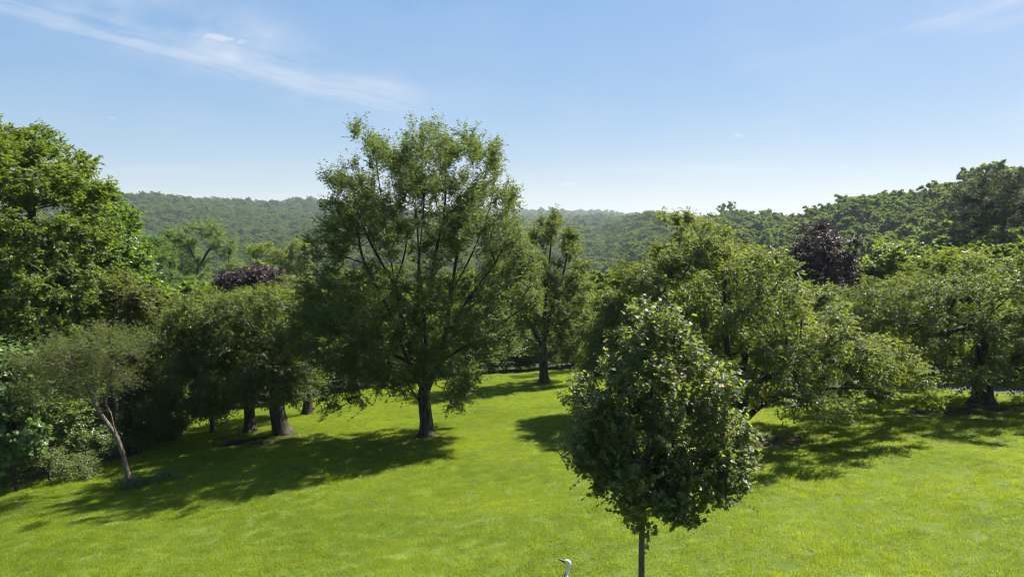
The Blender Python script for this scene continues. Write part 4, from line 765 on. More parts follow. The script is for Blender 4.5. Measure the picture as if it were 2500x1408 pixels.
{'name': 'cherry_tree', 'label': 'broad cherry tree with a stout dark trunk beside the grey driveway', 'cat': 'tree', 'x': 17.49, 'y': 26.71, 'lobes': [(0.02, -2.18, 5.81, 1.12, 1.98, 0.6), (0.02, 0, 5.81, 1.12, 1.98, 0.6), (0.02, 2.18, 5.81, 1.12, 1.98, 0.6), (-1.22, -2.18, 5.06, 1.2, 1.98, 0.75), (-1.22, 0, 5.06, 1.2, 1.98, 0.75), (-1.22, 2.18, 5.06, 1.2, 1.98, 0.75), (-2.56, -1.99, 4.98, 1.12, 1.81, 0.75), (-2.56, 0, 4.98, 1.12, 1.81, 0.75), (-2.56, 1.99, 4.98, 1.12, 1.81, 0.75), (-3.83, -1.56, 4.76, 0.97, 1.42, 0.75), (-3.83, 0, 4.76, 0.97, 1.42, 0.75), (-3.83, 1.56, 4.76, 0.97, 1.42, 0.75), (0.96, -2.07, 5.06, 1.05, 1.88, 1.05), (0.96, 0, 5.06, 1.05, 1.88, 1.05), (0.96, 2.07, 5.06, 1.05, 1.88, 1.05), (-3.26, -1.78, 3.7, 1.2, 1.61, 1.12), (-3.26, 0, 3.7, 1.2, 1.61, 1.12), (-3.26, 1.78, 3.7, 1.2, 1.61, 1.12), (-1.22, -2.18, 3.55, 1.57, 1.98, 1.27), (-1.22, 0, 3.55, 1.57, 1.98, 1.27), (-1.22, 2.18, 3.55, 1.57, 1.98, 1.27), (0.6, -2.13, 3.39, 1.42, 1.94, 1.27), (0.6, 0, 3.39, 1.42, 1.94, 1.27), (0.6, 2.13, 3.39, 1.42, 1.94, 1.27), (-4.32, -1.26, 3.85, 0.82, 1.15, 0.9), (-4.32, 0, 3.85, 0.82, 1.15, 0.9), (-4.32, 1.26, 3.85, 0.82, 1.15, 0.9), (-1.61, -2.13, 2.18, 1.2, 1.94, 0.75), (-1.61, 0, 2.18, 1.2, 1.94, 0.75), (-1.61, 2.13, 2.18, 1.2, 1.94, 0.75), (0.22, -2.18, 2.02, 1.42, 1.98, 0.82), (0.22, 0, 2.02, 1.42, 1.98, 0.82), (0.22, 2.18, 2.02, 1.42, 1.98, 0.82), (1.42, -2.01, 2.18, 1.12, 1.82, 1.12), (1.42, 0, 2.18, 1.12, 1.82, 1.12), (1.42, 2.01, 2.18, 1.12, 1.82, 1.12), (2.21, -1.75, 4.15, 1.12, 1.59, 1.27), (2.21, 0, 4.15, 1.12, 1.59, 1.27), (2.21, 1.75, 4.15, 1.12, 1.59, 1.27), (3.06, -1.4, 2.48, 1.05, 1.27, 1.05), (3.06, 0, 2.48, 1.05, 1.27, 1.05), (3.06, 1.4, 2.48, 1.05, 1.27, 1.05)], 'nt': 850, 'kind': 'cherry_dark', 'group': 'cherry trees standing on the lawn', 'lead': [], 'tr': 0.33, 'fork': 0.35, 'L': 0.125, 'nl': 11},
{'name': 'plum_tree', 'label': 'purple leaved tree rising behind the cherry trees on the right', 'cat': 'tree', 'x': 18.06, 'y': 42, 'lobes': [(-0.79, -1.12, 6.06, 1.18, 1.02, 0.89), (-0.79, 0, 6.06, 1.18, 1.02, 0.89), (-0.79, 1.12, 6.06, 1.18, 1.02, 0.89), (0.38, -1.2, 6.06, 1.18, 1.09, 1.18), (0.38, 0, 6.06, 1.18, 1.09, 1.18), (0.38, 1.2, 6.06, 1.18, 1.09, 1.18), (0.9, -1.15, 4.65, 1.13, 1.05, 1.18), (0.9, 0, 4.65, 1.13, 1.05, 1.18), (0.9, 1.15, 4.65, 1.13, 1.05, 1.18), (-1.34, -0.94, 5.01, 0.89, 0.86, 0.99), (-1.34, 0, 5.01, 0.89, 0.86, 0.99), (-1.34, 0.94, 5.01, 0.89, 0.86, 0.99), (1.76, -0.91, 3.94, 0.82, 0.83, 1.18), (1.76, 0, 3.94, 0.82, 0.83, 1.18), (1.76, 0.91, 3.94, 0.82, 0.83, 1.18), (1.2, -1.1, 3.0, 1.06, 1.0, 1.29), (1.2, 0, 3.0, 1.06, 1.0, 1.29), (1.2, 1.1, 3.0, 1.06, 1.0, 1.29), (-0.16, -1.2, 4.65, 1.41, 1.09, 1.41), (-0.16, 0, 4.65, 1.41, 1.09, 1.41), (-0.16, 1.2, 4.65, 1.41, 1.09, 1.41), (-0.82, -1.12, 7.0, 0.59, 1.02, 0.47), (-0.82, 0, 7.0, 0.59, 1.02, 0.47), (-0.82, 1.12, 7.0, 0.59, 1.02, 0.47)], 'nt': 340, 'kind': 'plum', 'group': None, 'lead': [], 'tr': 0.15, 'fork': 0.35, 'L': 0.13},
{'name': 'plum_tree', 'label': 'purple leaved tree showing as a low dark dome above the left cherry trees', 'cat': 'tree', 'x': -14.27, 'y': 40, 'lobes': [(0.58, -1.07, 4.65, 1.12, 0.97, 0.67), (0.58, 0, 4.65, 1.12, 0.97, 0.67), (0.58, 1.07, 4.65, 1.12, 0.97, 0.67), (-0.73, -1.02, 4.27, 1.01, 0.92, 0.76), (-0.73, 0, 4.27, 1.01, 0.92, 0.76), (-0.73, 1.02, 4.27, 1.01, 0.92, 0.76), (-0.06, -1.1, 4.09, 1.34, 1.0, 0.78), (-0.06, 0, 4.09, 1.34, 1.0, 0.78), (-0.06, 1.1, 4.09, 1.34, 1.0, 0.78), (-1.57, -0.68, 3.98, 0.45, 0.62, 0.49), (-1.57, 0, 3.98, 0.45, 0.62, 0.49), (-1.57, 0.68, 3.98, 0.45, 0.62, 0.49), (1.58, -0.75, 4.2, 0.56, 0.68, 0.63), (1.58, 0, 4.2, 0.56, 0.68, 0.63), (1.58, 0.75, 4.2, 0.56, 0.68, 0.63)], 'nt': 230, 'kind': 'plum', 'group': None, 'lead': [], 'tr': 0.12, 'fork': 0.35, 'L': 0.13},
{'name': 'pine_tree', 'label': 'dark shaggy pine tree at the edge of the hillside wood', 'cat': 'tree', 'x': 40.29, 'y': 60, 'lobes': [(0.7, -2.15, 10.99, 1.34, 1.95, 1.01), (0.7, 0, 10.99, 1.34, 1.95, 1.01), (0.7, 2.15, 10.99, 1.34, 1.95, 1.01), (-1.9, -2.16, 9.66, 1.68, 1.96, 1.21), (-1.9, 0, 9.66, 1.68, 1.96, 1.21), (-1.9, 2.16, 9.66, 1.68, 1.96, 1.21), (0.85, 0, 8.33, 3.03, 3.9, 1.51), (-2.79, -2.06, 7.5, 2.69, 1.87, 1.34), (-2.79, 0, 7.5, 2.69, 1.87, 1.34), (-2.79, 2.06, 7.5, 2.69, 1.87, 1.34), (-0.03, 0, 6.0, 3.7, 3.99, 1.34), (-3.85, 0, 5.16, 3.03, 3.39, 1.01), (2.78, 0, 9.66, 2.69, 3.39, 2.69), (-1.6, 0, 3.98, 3.36, 3.92, 1.01), (3.05, 0, 4.99, 3.03, 3.39, 1.34), (-0.96, -2.2, 10.82, 1.01, 2.0, 0.84), (-0.96, 0, 10.82, 1.01, 2.0, 0.84), (-0.96, 2.2, 10.82, 1.01, 2.0, 0.84)], 'nt': 780, 'kind': 'pine', 'group': None, 'lead': [], 'tr': 0.3, 'fork': 0.75, 'L': 0.32, 'nl': 12, 'ns': 7},
{'name': 'oak_tree', 'label': 'large sunlit oak tree with dense glossy yellow green foliage at the left edge', 'cat': 'tree', 'x': -18.6, 'y': 28.6, 'lobes': [(-0.19, -3.46, 10.64, 0.68, 1.69, 0.68), (-0.19, -1.6, 10.64, 0.68, 1.69, 0.68), (-0.19, 0.26, 10.64, 0.68, 1.69, 0.68), (0.25, -3.53, 10.57, 0.53, 1.76, 0.45), (0.25, -1.6, 10.57, 0.53, 1.76, 0.45), (0.25, 0.33, 10.57, 0.53, 1.76, 0.45), (-0.08, -3.49, 9.98, 0.76, 1.71, 0.68), (-0.08, -1.6, 9.98, 0.76, 1.71, 0.68), (-0.08, 0.29, 9.98, 0.76, 1.71, 0.68), (0.74, -3.58, 9.91, 0.83, 1.8, 0.61), (0.74, -1.6, 9.91, 0.83, 1.8, 0.61), (0.74, 0.38, 9.91, 0.83, 1.8, 0.61), (1.59, -3.55, 9.8, 0.54, 1.77, 0.48), (1.59, -1.6, 9.8, 0.54, 1.77, 0.48), (1.59, 0.35, 9.8, 0.54, 1.77, 0.48), (0.93, -3.58, 9.24, 1.21, 1.8, 0.76), (0.93, -1.6, 9.24, 1.21, 1.8, 0.76), (0.93, 0.38, 9.24, 1.21, 1.8, 0.76), (2.33, -3.4, 8.79, 0.54, 1.64, 0.54), (2.33, -1.6, 8.79, 0.54, 1.64, 0.54), (2.33, 0.2, 8.79, 0.54, 1.64, 0.54), (1.98, -3.49, 9.24, 0.38, 1.71, 0.45), (1.98, -1.6, 9.24, 0.38, 1.71, 0.45), (1.98, 0.29, 9.24, 0.38, 1.71, 0.45), (0.3, -3.55, 8.64, 1.36, 1.77, 0.98), (0.3, -1.6, 8.64, 1.36, 1.77, 0.98), (0.3, 0.35, 8.64, 1.36, 1.77, 0.98), (1.56, -3.54, 8.35, 1.06, 1.77, 0.83), (1.56, -1.6, 8.35, 1.06, 1.77, 0.83), (1.56, 0.34, 8.35, 1.06, 1.77, 0.83), (-0.25, -3.49, 7.0, 1.36, 1.71, 1.36), (-0.25, -1.6, 7.0, 1.36, 1.71, 1.36), (-0.25, 0.29, 7.0, 1.36, 1.71, 1.36), (1.4, -3.55, 6.85, 1.51, 1.77, 1.36), (1.4, -1.6, 6.85, 1.51, 1.77, 1.36), (1.4, 0.35, 6.85, 1.51, 1.77, 1.36), (2.77, -3.23, 7.0, 0.68, 1.48, 0.91), (2.77, -1.6, 7.0, 0.68, 1.48, 0.91), (2.77, 0.03, 7.0, 0.68, 1.48, 0.91), (0.56, -3.58, 5.19, 1.66, 1.8, 1.51), (0.56, -1.6, 5.19, 1.66, 1.8, 1.51), (0.56, 0.38, 5.19, 1.66, 1.8, 1.51), (2.39, -3.34, 5.34, 1.36, 1.58, 1.36), (2.39, -1.6, 5.34, 1.36, 1.58, 1.36), (2.39, 0.14, 5.34, 1.36, 1.58, 1.36), (-1.04, -3.23, 8.94, 1.36, 1.48, 1.97), (-1.04, -1.6, 8.94, 1.36, 1.48, 1.97), (-1.04, 0.03, 8.94, 1.36, 1.48, 1.97), (-1.23, -3.23, 5.64, 1.51, 1.48, 2.27), (-1.23, -1.6, 5.64, 1.51, 1.48, 2.27), (-1.23, 0.03, 5.64, 1.51, 1.48, 2.27), (3.41, -2.83, 4.58, 0.76, 1.12, 1.13), (3.41, -1.6, 4.58, 0.76, 1.12, 1.13), (3.41, -0.37, 4.58, 0.76, 1.12, 1.13), (0.46, -3.58, 3.35, 1.82, 1.8, 1.06), (0.46, -1.6, 3.35, 1.82, 1.8, 1.06), (0.46, 0.38, 3.35, 1.82, 1.8, 1.06), (2.6, -3.23, 3.35, 1.21, 1.48, 0.91), (2.6, -1.6, 3.35, 1.21, 1.48, 0.91), (2.6, 0.03, 3.35, 1.21, 1.48, 0.91)], 'nt': 950, 'kind': 'oak', 'group': None, 'lead': [], 'tr': 0.34, 'fork': 0.35, 'L': 0.15, 'nl': 10},
{'name': 'maple_tree', 'label': 'darker blue green tree with sloping crown tucked behind the large sunlit oak', 'cat': 'tree', 'x': -17.2, 'y': 31, 'lobes': [(-0.42, -1.24, 8.46, 0.69, 1.13, 0.69), (-0.42, 0, 8.46, 0.69, 1.13, 0.69), (-0.42, 1.24, 8.46, 0.69, 1.13, 0.69), (0.22, -1.37, 7.34, 0.78, 1.25, 0.96), (0.22, 0, 7.34, 0.78, 1.25, 0.96), (0.22, 1.37, 7.34, 0.78, 1.25, 0.96), (0.68, -1.26, 5.96, 0.73, 1.14, 1.13), (0.68, 0, 5.96, 0.73, 1.14, 1.13), (0.68, 1.26, 5.96, 0.73, 1.14, 1.13), (0.97, -1.05, 4.74, 0.52, 0.96, 0.96), (0.97, 0, 4.74, 0.52, 0.96, 0.96), (0.97, 1.05, 4.74, 0.52, 0.96, 0.96), (0.29, -1.35, 4.22, 1.04, 1.23, 1.39), (0.29, 0, 4.22, 1.04, 1.23, 1.39), (0.29, 1.35, 4.22, 1.04, 1.23, 1.39), (-0.33, -1.32, 5.96, 1.04, 1.2, 1.39), (-0.33, 0, 5.96, 1.04, 1.2, 1.39), (-0.33, 1.32, 5.96, 1.04, 1.2, 1.39)], 'nt': 480, 'kind': 'maple_dark', 'group': None, 'lead': [], 'tr': 0.22, 'fork': 0.35, 'L': 0.14},
{'name': 'young_oak', 'label': 'small olive green tree below the dark tree at the left wood edge', 'cat': 'tree', 'x': -14.9, 'y': 28, 'lobes': [(-0.28, -0.71, 4.8, 0.71, 0.64, 0.78), (-0.28, 0, 4.8, 0.71, 0.64, 0.78), (-0.28, 0.71, 4.8, 0.71, 0.64, 0.78), (0.09, -0.71, 3.7, 0.63, 0.64, 0.86), (0.09, 0, 3.7, 0.63, 0.64, 0.86), (0.09, 0.71, 3.7, 0.63, 0.64, 0.86), (-0.81, -0.64, 3.7, 0.78, 0.58, 0.86), (-0.81, 0, 3.7, 0.78, 0.58, 0.86), (-0.81, 0.64, 3.7, 0.78, 0.58, 0.86), (0.71, -0.59, 4.17, 0.63, 0.54, 0.86), (0.71, 0, 4.17, 0.63, 0.54, 0.86), (0.71, 0.59, 4.17, 0.63, 0.54, 0.86)], 'nt': 220, 'kind': 'bronze', 'group': None, 'lead': [], 'tr': 0.11, 'fork': 0.35, 'L': 0.12},
{'name': 'locust_tree', 'label': 'airy pale green locust tree with a visible forked trunk beyond the lawn', 'cat': 'tree', 'x': -32.24, 'y': 75, 'lobes': [(0.83, 0, 7.0, 2.52, 2.4, 1.51), (2.65, 0, 5.12, 1.89, 2.1, 1.76), (-1.32, -1.18, 5.54, 1.6, 1.07, 1.68), (-1.32, 0, 5.54, 1.6, 1.07, 1.68), (-1.32, 1.18, 5.54, 1.6, 1.07, 1.68), (-0.56, 0, 3.23, 2.31, 2.32, 1.89), (3.42, -0.96, 2.81, 1.34, 0.88, 1.51), (3.42, 0, 2.81, 1.34, 0.88, 1.51), (3.42, 0.96, 2.81, 1.34, 0.88, 1.51), (-2.54, -0.87, 6.58, 1.05, 0.79, 0.84), (-2.54, 0, 6.58, 1.05, 0.79, 0.84), (-2.54, 0.87, 6.58, 1.05, 0.79, 0.84)], 'nt': 330, 'kind': 'locust', 'group': None, 'lead': [[(-0.16, 0, -2.28), (-0.11, 0, 1.54), (0.11, 0, 3.23)], [(0.11, 0, 3.23), (1.18, 0, 4.91), (2.06, 0, 6.16), (1.69, 0, 7.63)], [(0.11, 0, 3.23), (-0.71, 0, 4.91), (-1.21, 0, 6.16)], [(1.18, 0, 4.91), (2.87, 0, 5.33)]], 'tr': 0.2, 'fork': 0.35, 'L': 0.2, 'nl': 8},
{'name': 'locust_tree', 'label': 'feathery mid green tree between the sunlit oak and the pale locust', 'cat': 'tree', 'x': -27.98, 'y': 60, 'lobes': [(-0.59, -1.22, 4.65, 1.18, 1.1, 1.21), (-0.59, 0, 4.65, 1.18, 1.1, 1.21), (-0.59, 1.22, 4.65, 1.18, 1.1, 1.21), (0.34, 0, 2.63, 1.85, 2.39, 1.51), (-1.11, -1.13, 1.62, 1.51, 1.03, 1.85), (-1.11, 0, 1.62, 1.51, 1.03, 1.85), (-1.11, 1.13, 1.62, 1.51, 1.03, 1.85), (1.65, 0, 1.45, 2.02, 2.24, 1.34), (-1.28, -1.03, 6.0, 0.74, 0.94, 0.87), (-1.28, 0, 6.0, 0.74, 0.94, 0.87), (-1.28, 1.03, 6.0, 0.74, 0.94, 0.87)], 'nt': 330, 'kind': 'locust_dark', 'group': None, 'lead': [], 'tr': 0.15, 'fork': 0.35, 'L': 0.17, 'nl': 8},
{'name': 'walnut_tree', 'label': 'bright yellow green round tree behind the left purple tree', 'cat': 'tree', 'x': -25.8, 'y': 82, 'lobes': [(-2.2, 0, 4.62, 2.07, 2.23, 1.19), (0.08, 0, 3.8, 2.07, 2.6, 1.29), (2.41, 0, 5.17, 1.84, 2.14, 1.19), (1.43, 0, 2.88, 2.3, 2.43, 1.38)], 'nt': 240, 'kind': 'locust_bright', 'group': None, 'lead': [], 'tr': 0.15, 'fork': 0.35, 'L': 0.22, 'nl': 7},
{'name': 'walnut_tree', 'label': 'small vivid yellow green tree glowing between the slender pear and wide cherry', 'cat': 'tree', 'x': 10.11, 'y': 72, 'lobes': [(0.2, 0, 1.96, 1.94, 1.99, 1.13), (-1.4, 0, 0.54, 1.61, 1.79, 1.37), (1.23, 0, 0.54, 1.61, 1.79, 1.37)], 'nt': 190, 'kind': 'bright', 'group': None, 'lead': [], 'tr': 0.13, 'fork': 0.35, 'L': 0.2, 'nl': 7},
{'name': 'understory_tree', 'label': 'dark leafy tree deep in the shaded wood between the leaning tree and the cherry row', 'cat': 'tree', 'x': -16.3, 'y': 35.5, 'lobes': [(-0.33, -1.2, 2.21, 1.49, 1.09, 1.49), (-0.33, 0, 2.21, 1.49, 1.09, 1.49), (-0.33, 1.2, 2.21, 1.49, 1.09, 1.49), (-1.0, -1.19, 0.58, 1.49, 1.08, 1.59), (-1.0, 0, 0.58, 1.49, 1.08, 1.59), (-1.0, 1.19, 0.58, 1.49, 1.08, 1.59), (-0.01, -1.15, 0.18, 1.39, 1.05, 1.39), (-0.01, 0, 0.18, 1.39, 1.05, 1.39), (-0.01, 1.15, 0.18, 1.39, 1.05, 1.39), (-0.26, -1.19, -1.25, 1.49, 1.08, 0.99), (-0.26, 0, -1.25, 1.49, 1.08, 0.99), (-0.26, 1.19, -1.25, 1.49, 1.08, 0.99), (-1.47, -1.11, -1.25, 1.19, 1.01, 1.19), (-1.47, 0, -1.25, 1.19, 1.01, 1.19), (-1.47, 1.11, -1.25, 1.19, 1.01, 1.19)], 'nt': 330, 'kind': 'cherry_dark', 'group': None, 'lead': [], 'tr': 0.14, 'fork': 0.35, 'L': 0.15, 'nl': 9},
{'name': 'leaning_tree', 'label': 'small sparse tree leaning left with a bare crooked trunk', 'cat': 'tree', 'x': -11.68, 'y': 21.99, 'lobes': [(-2.27, -0.91, 3.28, 0.92, 0.83, 0.62), (-2.27, 0, 3.28, 0.92, 0.83, 0.62), (-2.27, 0.91, 3.28, 0.92, 0.83, 0.62), (-1.19, -1.04, 3.59, 0.99, 0.95, 0.74), (-1.19, 0, 3.59, 0.99, 0.95, 0.74), (-1.19, 1.04, 3.59, 0.99, 0.95, 0.74), (-0.27, -0.87, 3.4, 0.74, 0.79, 0.68), (-0.27, 0, 3.4, 0.74, 0.79, 0.68), (-0.27, 0.87, 3.4, 0.74, 0.79, 0.68), (-2.62, -0.8, 2.46, 0.62, 0.73, 0.49), (-2.62, 0, 2.46, 0.62, 0.73, 0.49), (-2.62, 0.8, 2.46, 0.62, 0.73, 0.49), (-1.55, -1.04, 2.65, 0.86, 0.95, 0.55), (-1.55, 0, 2.65, 0.86, 0.95, 0.55), (-1.55, 1.04, 2.65, 0.86, 0.95, 0.55), (0.17, -0.66, 3.59, 0.43, 0.6, 0.43), (0.17, 0, 3.59, 0.43, 0.6, 0.43), (0.17, 0.66, 3.59, 0.43, 0.6, 0.43), (-0.81, -1.0, 2.39, 0.74, 0.91, 0.55), (-0.81, 0, 2.39, 0.74, 0.91, 0.55), (-0.81, 1.0, 2.39, 0.74, 0.91, 0.55), (-2.08, -0.98, 2.08, 0.49, 0.89, 0.35), (-2.08, 0, 2.08, 0.49, 0.89, 0.35), (-2.08, 0.98, 2.08, 0.49, 0.89, 0.35), (-2.78, -0.7, 3.02, 0.49, 0.64, 0.43), (-2.78, 0, 3.02, 0.49, 0.64, 0.43), (-2.78, 0.7, 3.02, 0.49, 0.64, 0.43)], 'nt': 290, 'kind': 'sparse', 'group': None, 'lead': [[(0.0, 0, -0.89), (-0.09, -0.05, -0.65), (-0.26, 0.05, -0.16), (-0.28, 0, 0.16), (-0.45, 0, 0.67), (-0.72, 0, 1.1), (-0.98, 0, 1.5), (-1.15, 0, 1.95)], [(-1.15, 0, 1.95), (-1.38, 0.1, 2.29), (-1.56, 0.1, 2.46), (-1.92, 0.1, 2.71), (-2.41, 0.2, 2.86), (-2.9, 0.2, 3.02)], [(-1.15, 0, 1.95), (-0.95, -0.1, 2.2), (-0.66, -0.2, 2.46), (-0.17, -0.3, 2.9), (0.42, -0.3, 3.4)], [(-1.56, 0.1, 2.46), (-1.67, 0.1, 2.67), (-1.76, 0.1, 2.86), (-1.83, 0, 3.28)], [(-0.45, 0, 0.67), (-0.49, -0.1, 1.12), (-0.54, -0.1, 1.44), (-0.69, -0.1, 1.69), (-0.6, -0.1, 2.14), (-0.46, -0.1, 2.71)], [(-1.12, 0, 1.69), (-1.34, -0.1, 1.89), (-1.55, -0.2, 2.08), (-1.7, -0.2, 2.2)], [(-0.95, 0, 2.2), (-0.98, 0, 2.77), (-0.99, 0, 3.4)]], 'tr': 0.068, 'fork': 0.35, 'L': 0.08, 'nl': 9, 'ns': 5},
{'name': 'vine_thicket', 'label': 'tall tangle of big pale vine leaves at the left edge beside the leaning tree', 'cat': 'shrub', 'x': -15.66, 'y': 22.6, 'lobes': [(-0.22, -0.65, 2.85, 0.63, 0.59, 0.63), (-0.22, 0, 2.85, 0.63, 0.59, 0.63), (-0.22, 0.65, 2.85, 0.63, 0.59, 0.63), (0.17, -0.58, 1.81, 0.7, 0.53, 0.7), (0.17, 0, 1.81, 0.7, 0.53, 0.7), (0.17, 0.58, 1.81, 0.7, 0.53, 0.7), (-0.28, -0.65, 0.63, 0.7, 0.59, 0.89), (-0.28, 0, 0.63, 0.7, 0.59, 0.89), (-0.28, 0.65, 0.63, 0.7, 0.59, 0.89), (0.36, -0.49, 0.57, 0.44, 0.45, 0.57), (0.36, 0, 0.57, 0.44, 0.45, 0.57), (0.36, 0.49, 0.57, 0.44, 0.45, 0.57), (-1.04, -0.6, 2.01, 0.76, 0.54, 1.9), (-1.04, 0, 2.01, 0.76, 0.54, 1.9), (-1.04, 0.6, 2.01, 0.76, 0.54, 1.9)], 'nt': 260, 'kind': 'vine', 'group': None, 'lead': [], 'tr': 0.04, 'fork': 0.15, 'L': 0.1955, 'ns': 7, 'nl': 7},
{'name': 'shrub', 'label': 'dark arching bush with layered sprays left of the leaning trunk', 'cat': 'shrub', 'x': -15.38, 'y': 25.3, 'lobes': [(-0.76, -0.61, 0.68, 0.78, 0.56, 0.64), (-0.76, 0, 0.68, 0.78, 0.56, 0.64), (-0.76, 0.61, 0.68, 0.78, 0.56, 0.64), (0.17, -0.64, 0.53, 0.78, 0.58, 0.64), (0.17, 0, 0.53, 0.78, 0.58, 0.64), (0.17, 0.64, 0.53, 0.78, 0.58, 0.64), (0.71, -0.53, -0.28, 0.64, 0.48, 0.54), (0.71, 0, -0.28, 0.64, 0.48, 0.54), (0.71, 0.53, -0.28, 0.64, 0.48, 0.54), (-0.23, -0.66, -0.2, 0.85, 0.6, 0.57), (-0.23, 0, -0.2, 0.85, 0.6, 0.57), (-0.23, 0.66, -0.2, 0.85, 0.6, 0.57), (-1.01, -0.55, 1.41, 0.71, 0.5, 0.57), (-1.01, 0, 1.41, 0.71, 0.5, 0.57), (-1.01, 0.55, 1.41, 0.71, 0.5, 0.57)], 'nt': 260, 'kind': 'bush_dark', 'group': None, 'lead': [], 'tr': 0.04, 'fork': 0.15, 'L': 0.11499999999999999, 'ns': 7, 'nl': 9},
{'name': 'shrub', 'label': 'pale scrubby bush creeping over the lawn edge at the lower left', 'cat': 'shrub', 'x': -15.15, 'y': 23.6, 'lobes': [(-0.39, 0, -0.41, 0.99, 1.2, 0.53), (0.61, -0.56, -0.75, 0.59, 0.51, 0.33), (0.61, 0, -0.75, 0.59, 0.51, 0.33), (0.61, 0.56, -0.75, 0.59, 0.51, 0.33), (-1.16, -0.62, -0.96, 0.59, 0.56, 0.4), (-1.16, 0, -0.96, 0.59, 0.56, 0.4), (-1.16, 0.62, -0.96, 0.59, 0.56, 0.4), (1.21, -0.37, -0.96, 0.33, 0.33, 0.19), (1.21, 0, -0.96, 0.33, 0.33, 0.19), (1.21, 0.37, -0.96, 0.33, 0.33, 0.19), (-1.75, -0.5, -0.55, 0.66, 0.45, 0.66), (-1.75, 0, -0.55, 0.66, 0.45, 0.66), (-1.75, 0.5, -0.55, 0.66, 0.45, 0.66)], 'nt': 230, 'kind': 'bush_pale', 'group': None, 'lead': [], 'tr': 0.04, 'fork': 0.15, 'L': 0.0805, 'ns': 7, 'nl': 9},
{'name': 'shrub', 'label': 'dark bush in deep shade behind the leaning trunk', 'cat': 'shrub', 'x': -14.53, 'y': 28.5, 'lobes': [(-0.46, 0, 0.46, 0.96, 1.17, 1.2), (0.64, -0.58, -0.29, 0.8, 0.52, 0.8), (0.64, 0, -0.29, 0.8, 0.52, 0.8), (0.64, 0.58, -0.29, 0.8, 0.52, 0.8), (-0.93, -0.58, -0.95, 0.8, 0.52, 0.64), (-0.93, 0, -0.95, 0.8, 0.52, 0.64), (-0.93, 0.58, -0.95, 0.8, 0.52, 0.64), (-0.12, -0.66, -1.11, 0.8, 0.6, 0.48), (-0.12, 0, -1.11, 0.8, 0.6, 0.48), (-0.12, 0.66, -1.11, 0.8, 0.6, 0.48)], 'nt': 260, 'kind': 'bush_dark', 'group': None, 'lead': [], 'tr': 0.04, 'fork': 0.15, 'L': 0.11499999999999999, 'ns': 7, 'nl': 9},
{'name': 'shrub', 'label': 'tall dark shrub filling the gap above the sparse leaning crown', 'cat': 'shrub', 'x': -15.21, 'y': 29.5, 'lobes': [(0.0, 0, 1.67, 1.07, 1.2, 0.99), (0.56, 0, 3.18, 0.91, 1.1, 0.99), (-0.61, 0, 3.02, 0.99, 1.12, 0.99), (-0.35, 0, 1.33, 0.99, 1.19, 0.99)], 'nt': 260, 'kind': 'cherry', 'group': None, 'lead': [], 'tr': 0.04, 'fork': 0.15, 'L': 0.11499999999999999, 'ns': 7, 'nl': 9},
{'name': 'shrub', 'label': 'dense dark growth under the sunlit oak behind the vine leaves', 'cat': 'shrub', 'x': -18.05, 'y': 27.5, 'lobes': [(-0.51, 0, 1.72, 1.23, 1.19, 0.92), (1.05, 0, 1.72, 1.23, 1.04, 0.92), (-0.59, 0, 0.13, 1.23, 1.19, 0.92), (-1.74, 0, 2.03, 0.92, 0.94, 1.54), (0.85, 0, 0.77, 0.92, 1.08, 0.92)], 'nt': 330, 'kind': 'bush_dark', 'group': None, 'lead': [], 'tr': 0.04, 'fork': 0.15, 'L': 0.13799999999999998, 'ns': 7, 'nl': 9},
{'name': 'shrub', 'label': 'low light green bush at the foot of the dark left thicket beside the lawn', 'cat': 'shrub', 'x': -13.92, 'y': 29.5, 'lobes': [(-0.24, 0, -1.48, 0.58, 0.7, 0.41), (-0.76, 0, -1.91, 0.5, 0.61, 0.26), (0.28, -0.32, -1.06, 0.41, 0.29, 0.36), (0.28, 0, -1.06, 0.41, 0.29, 0.36), (0.28, 0.32, -1.06, 0.41, 0.29, 0.36)], 'nt': 110, 'kind': 'bush_pale', 'group': None, 'lead': [], 'tr': 0.04, 'fork': 0.15, 'L': 0.0805, 'ns': 7, 'nl': 9}]

for i_, t_spec in enumerate(TREES):
    plain_crown(t_spec, 100 + i_)

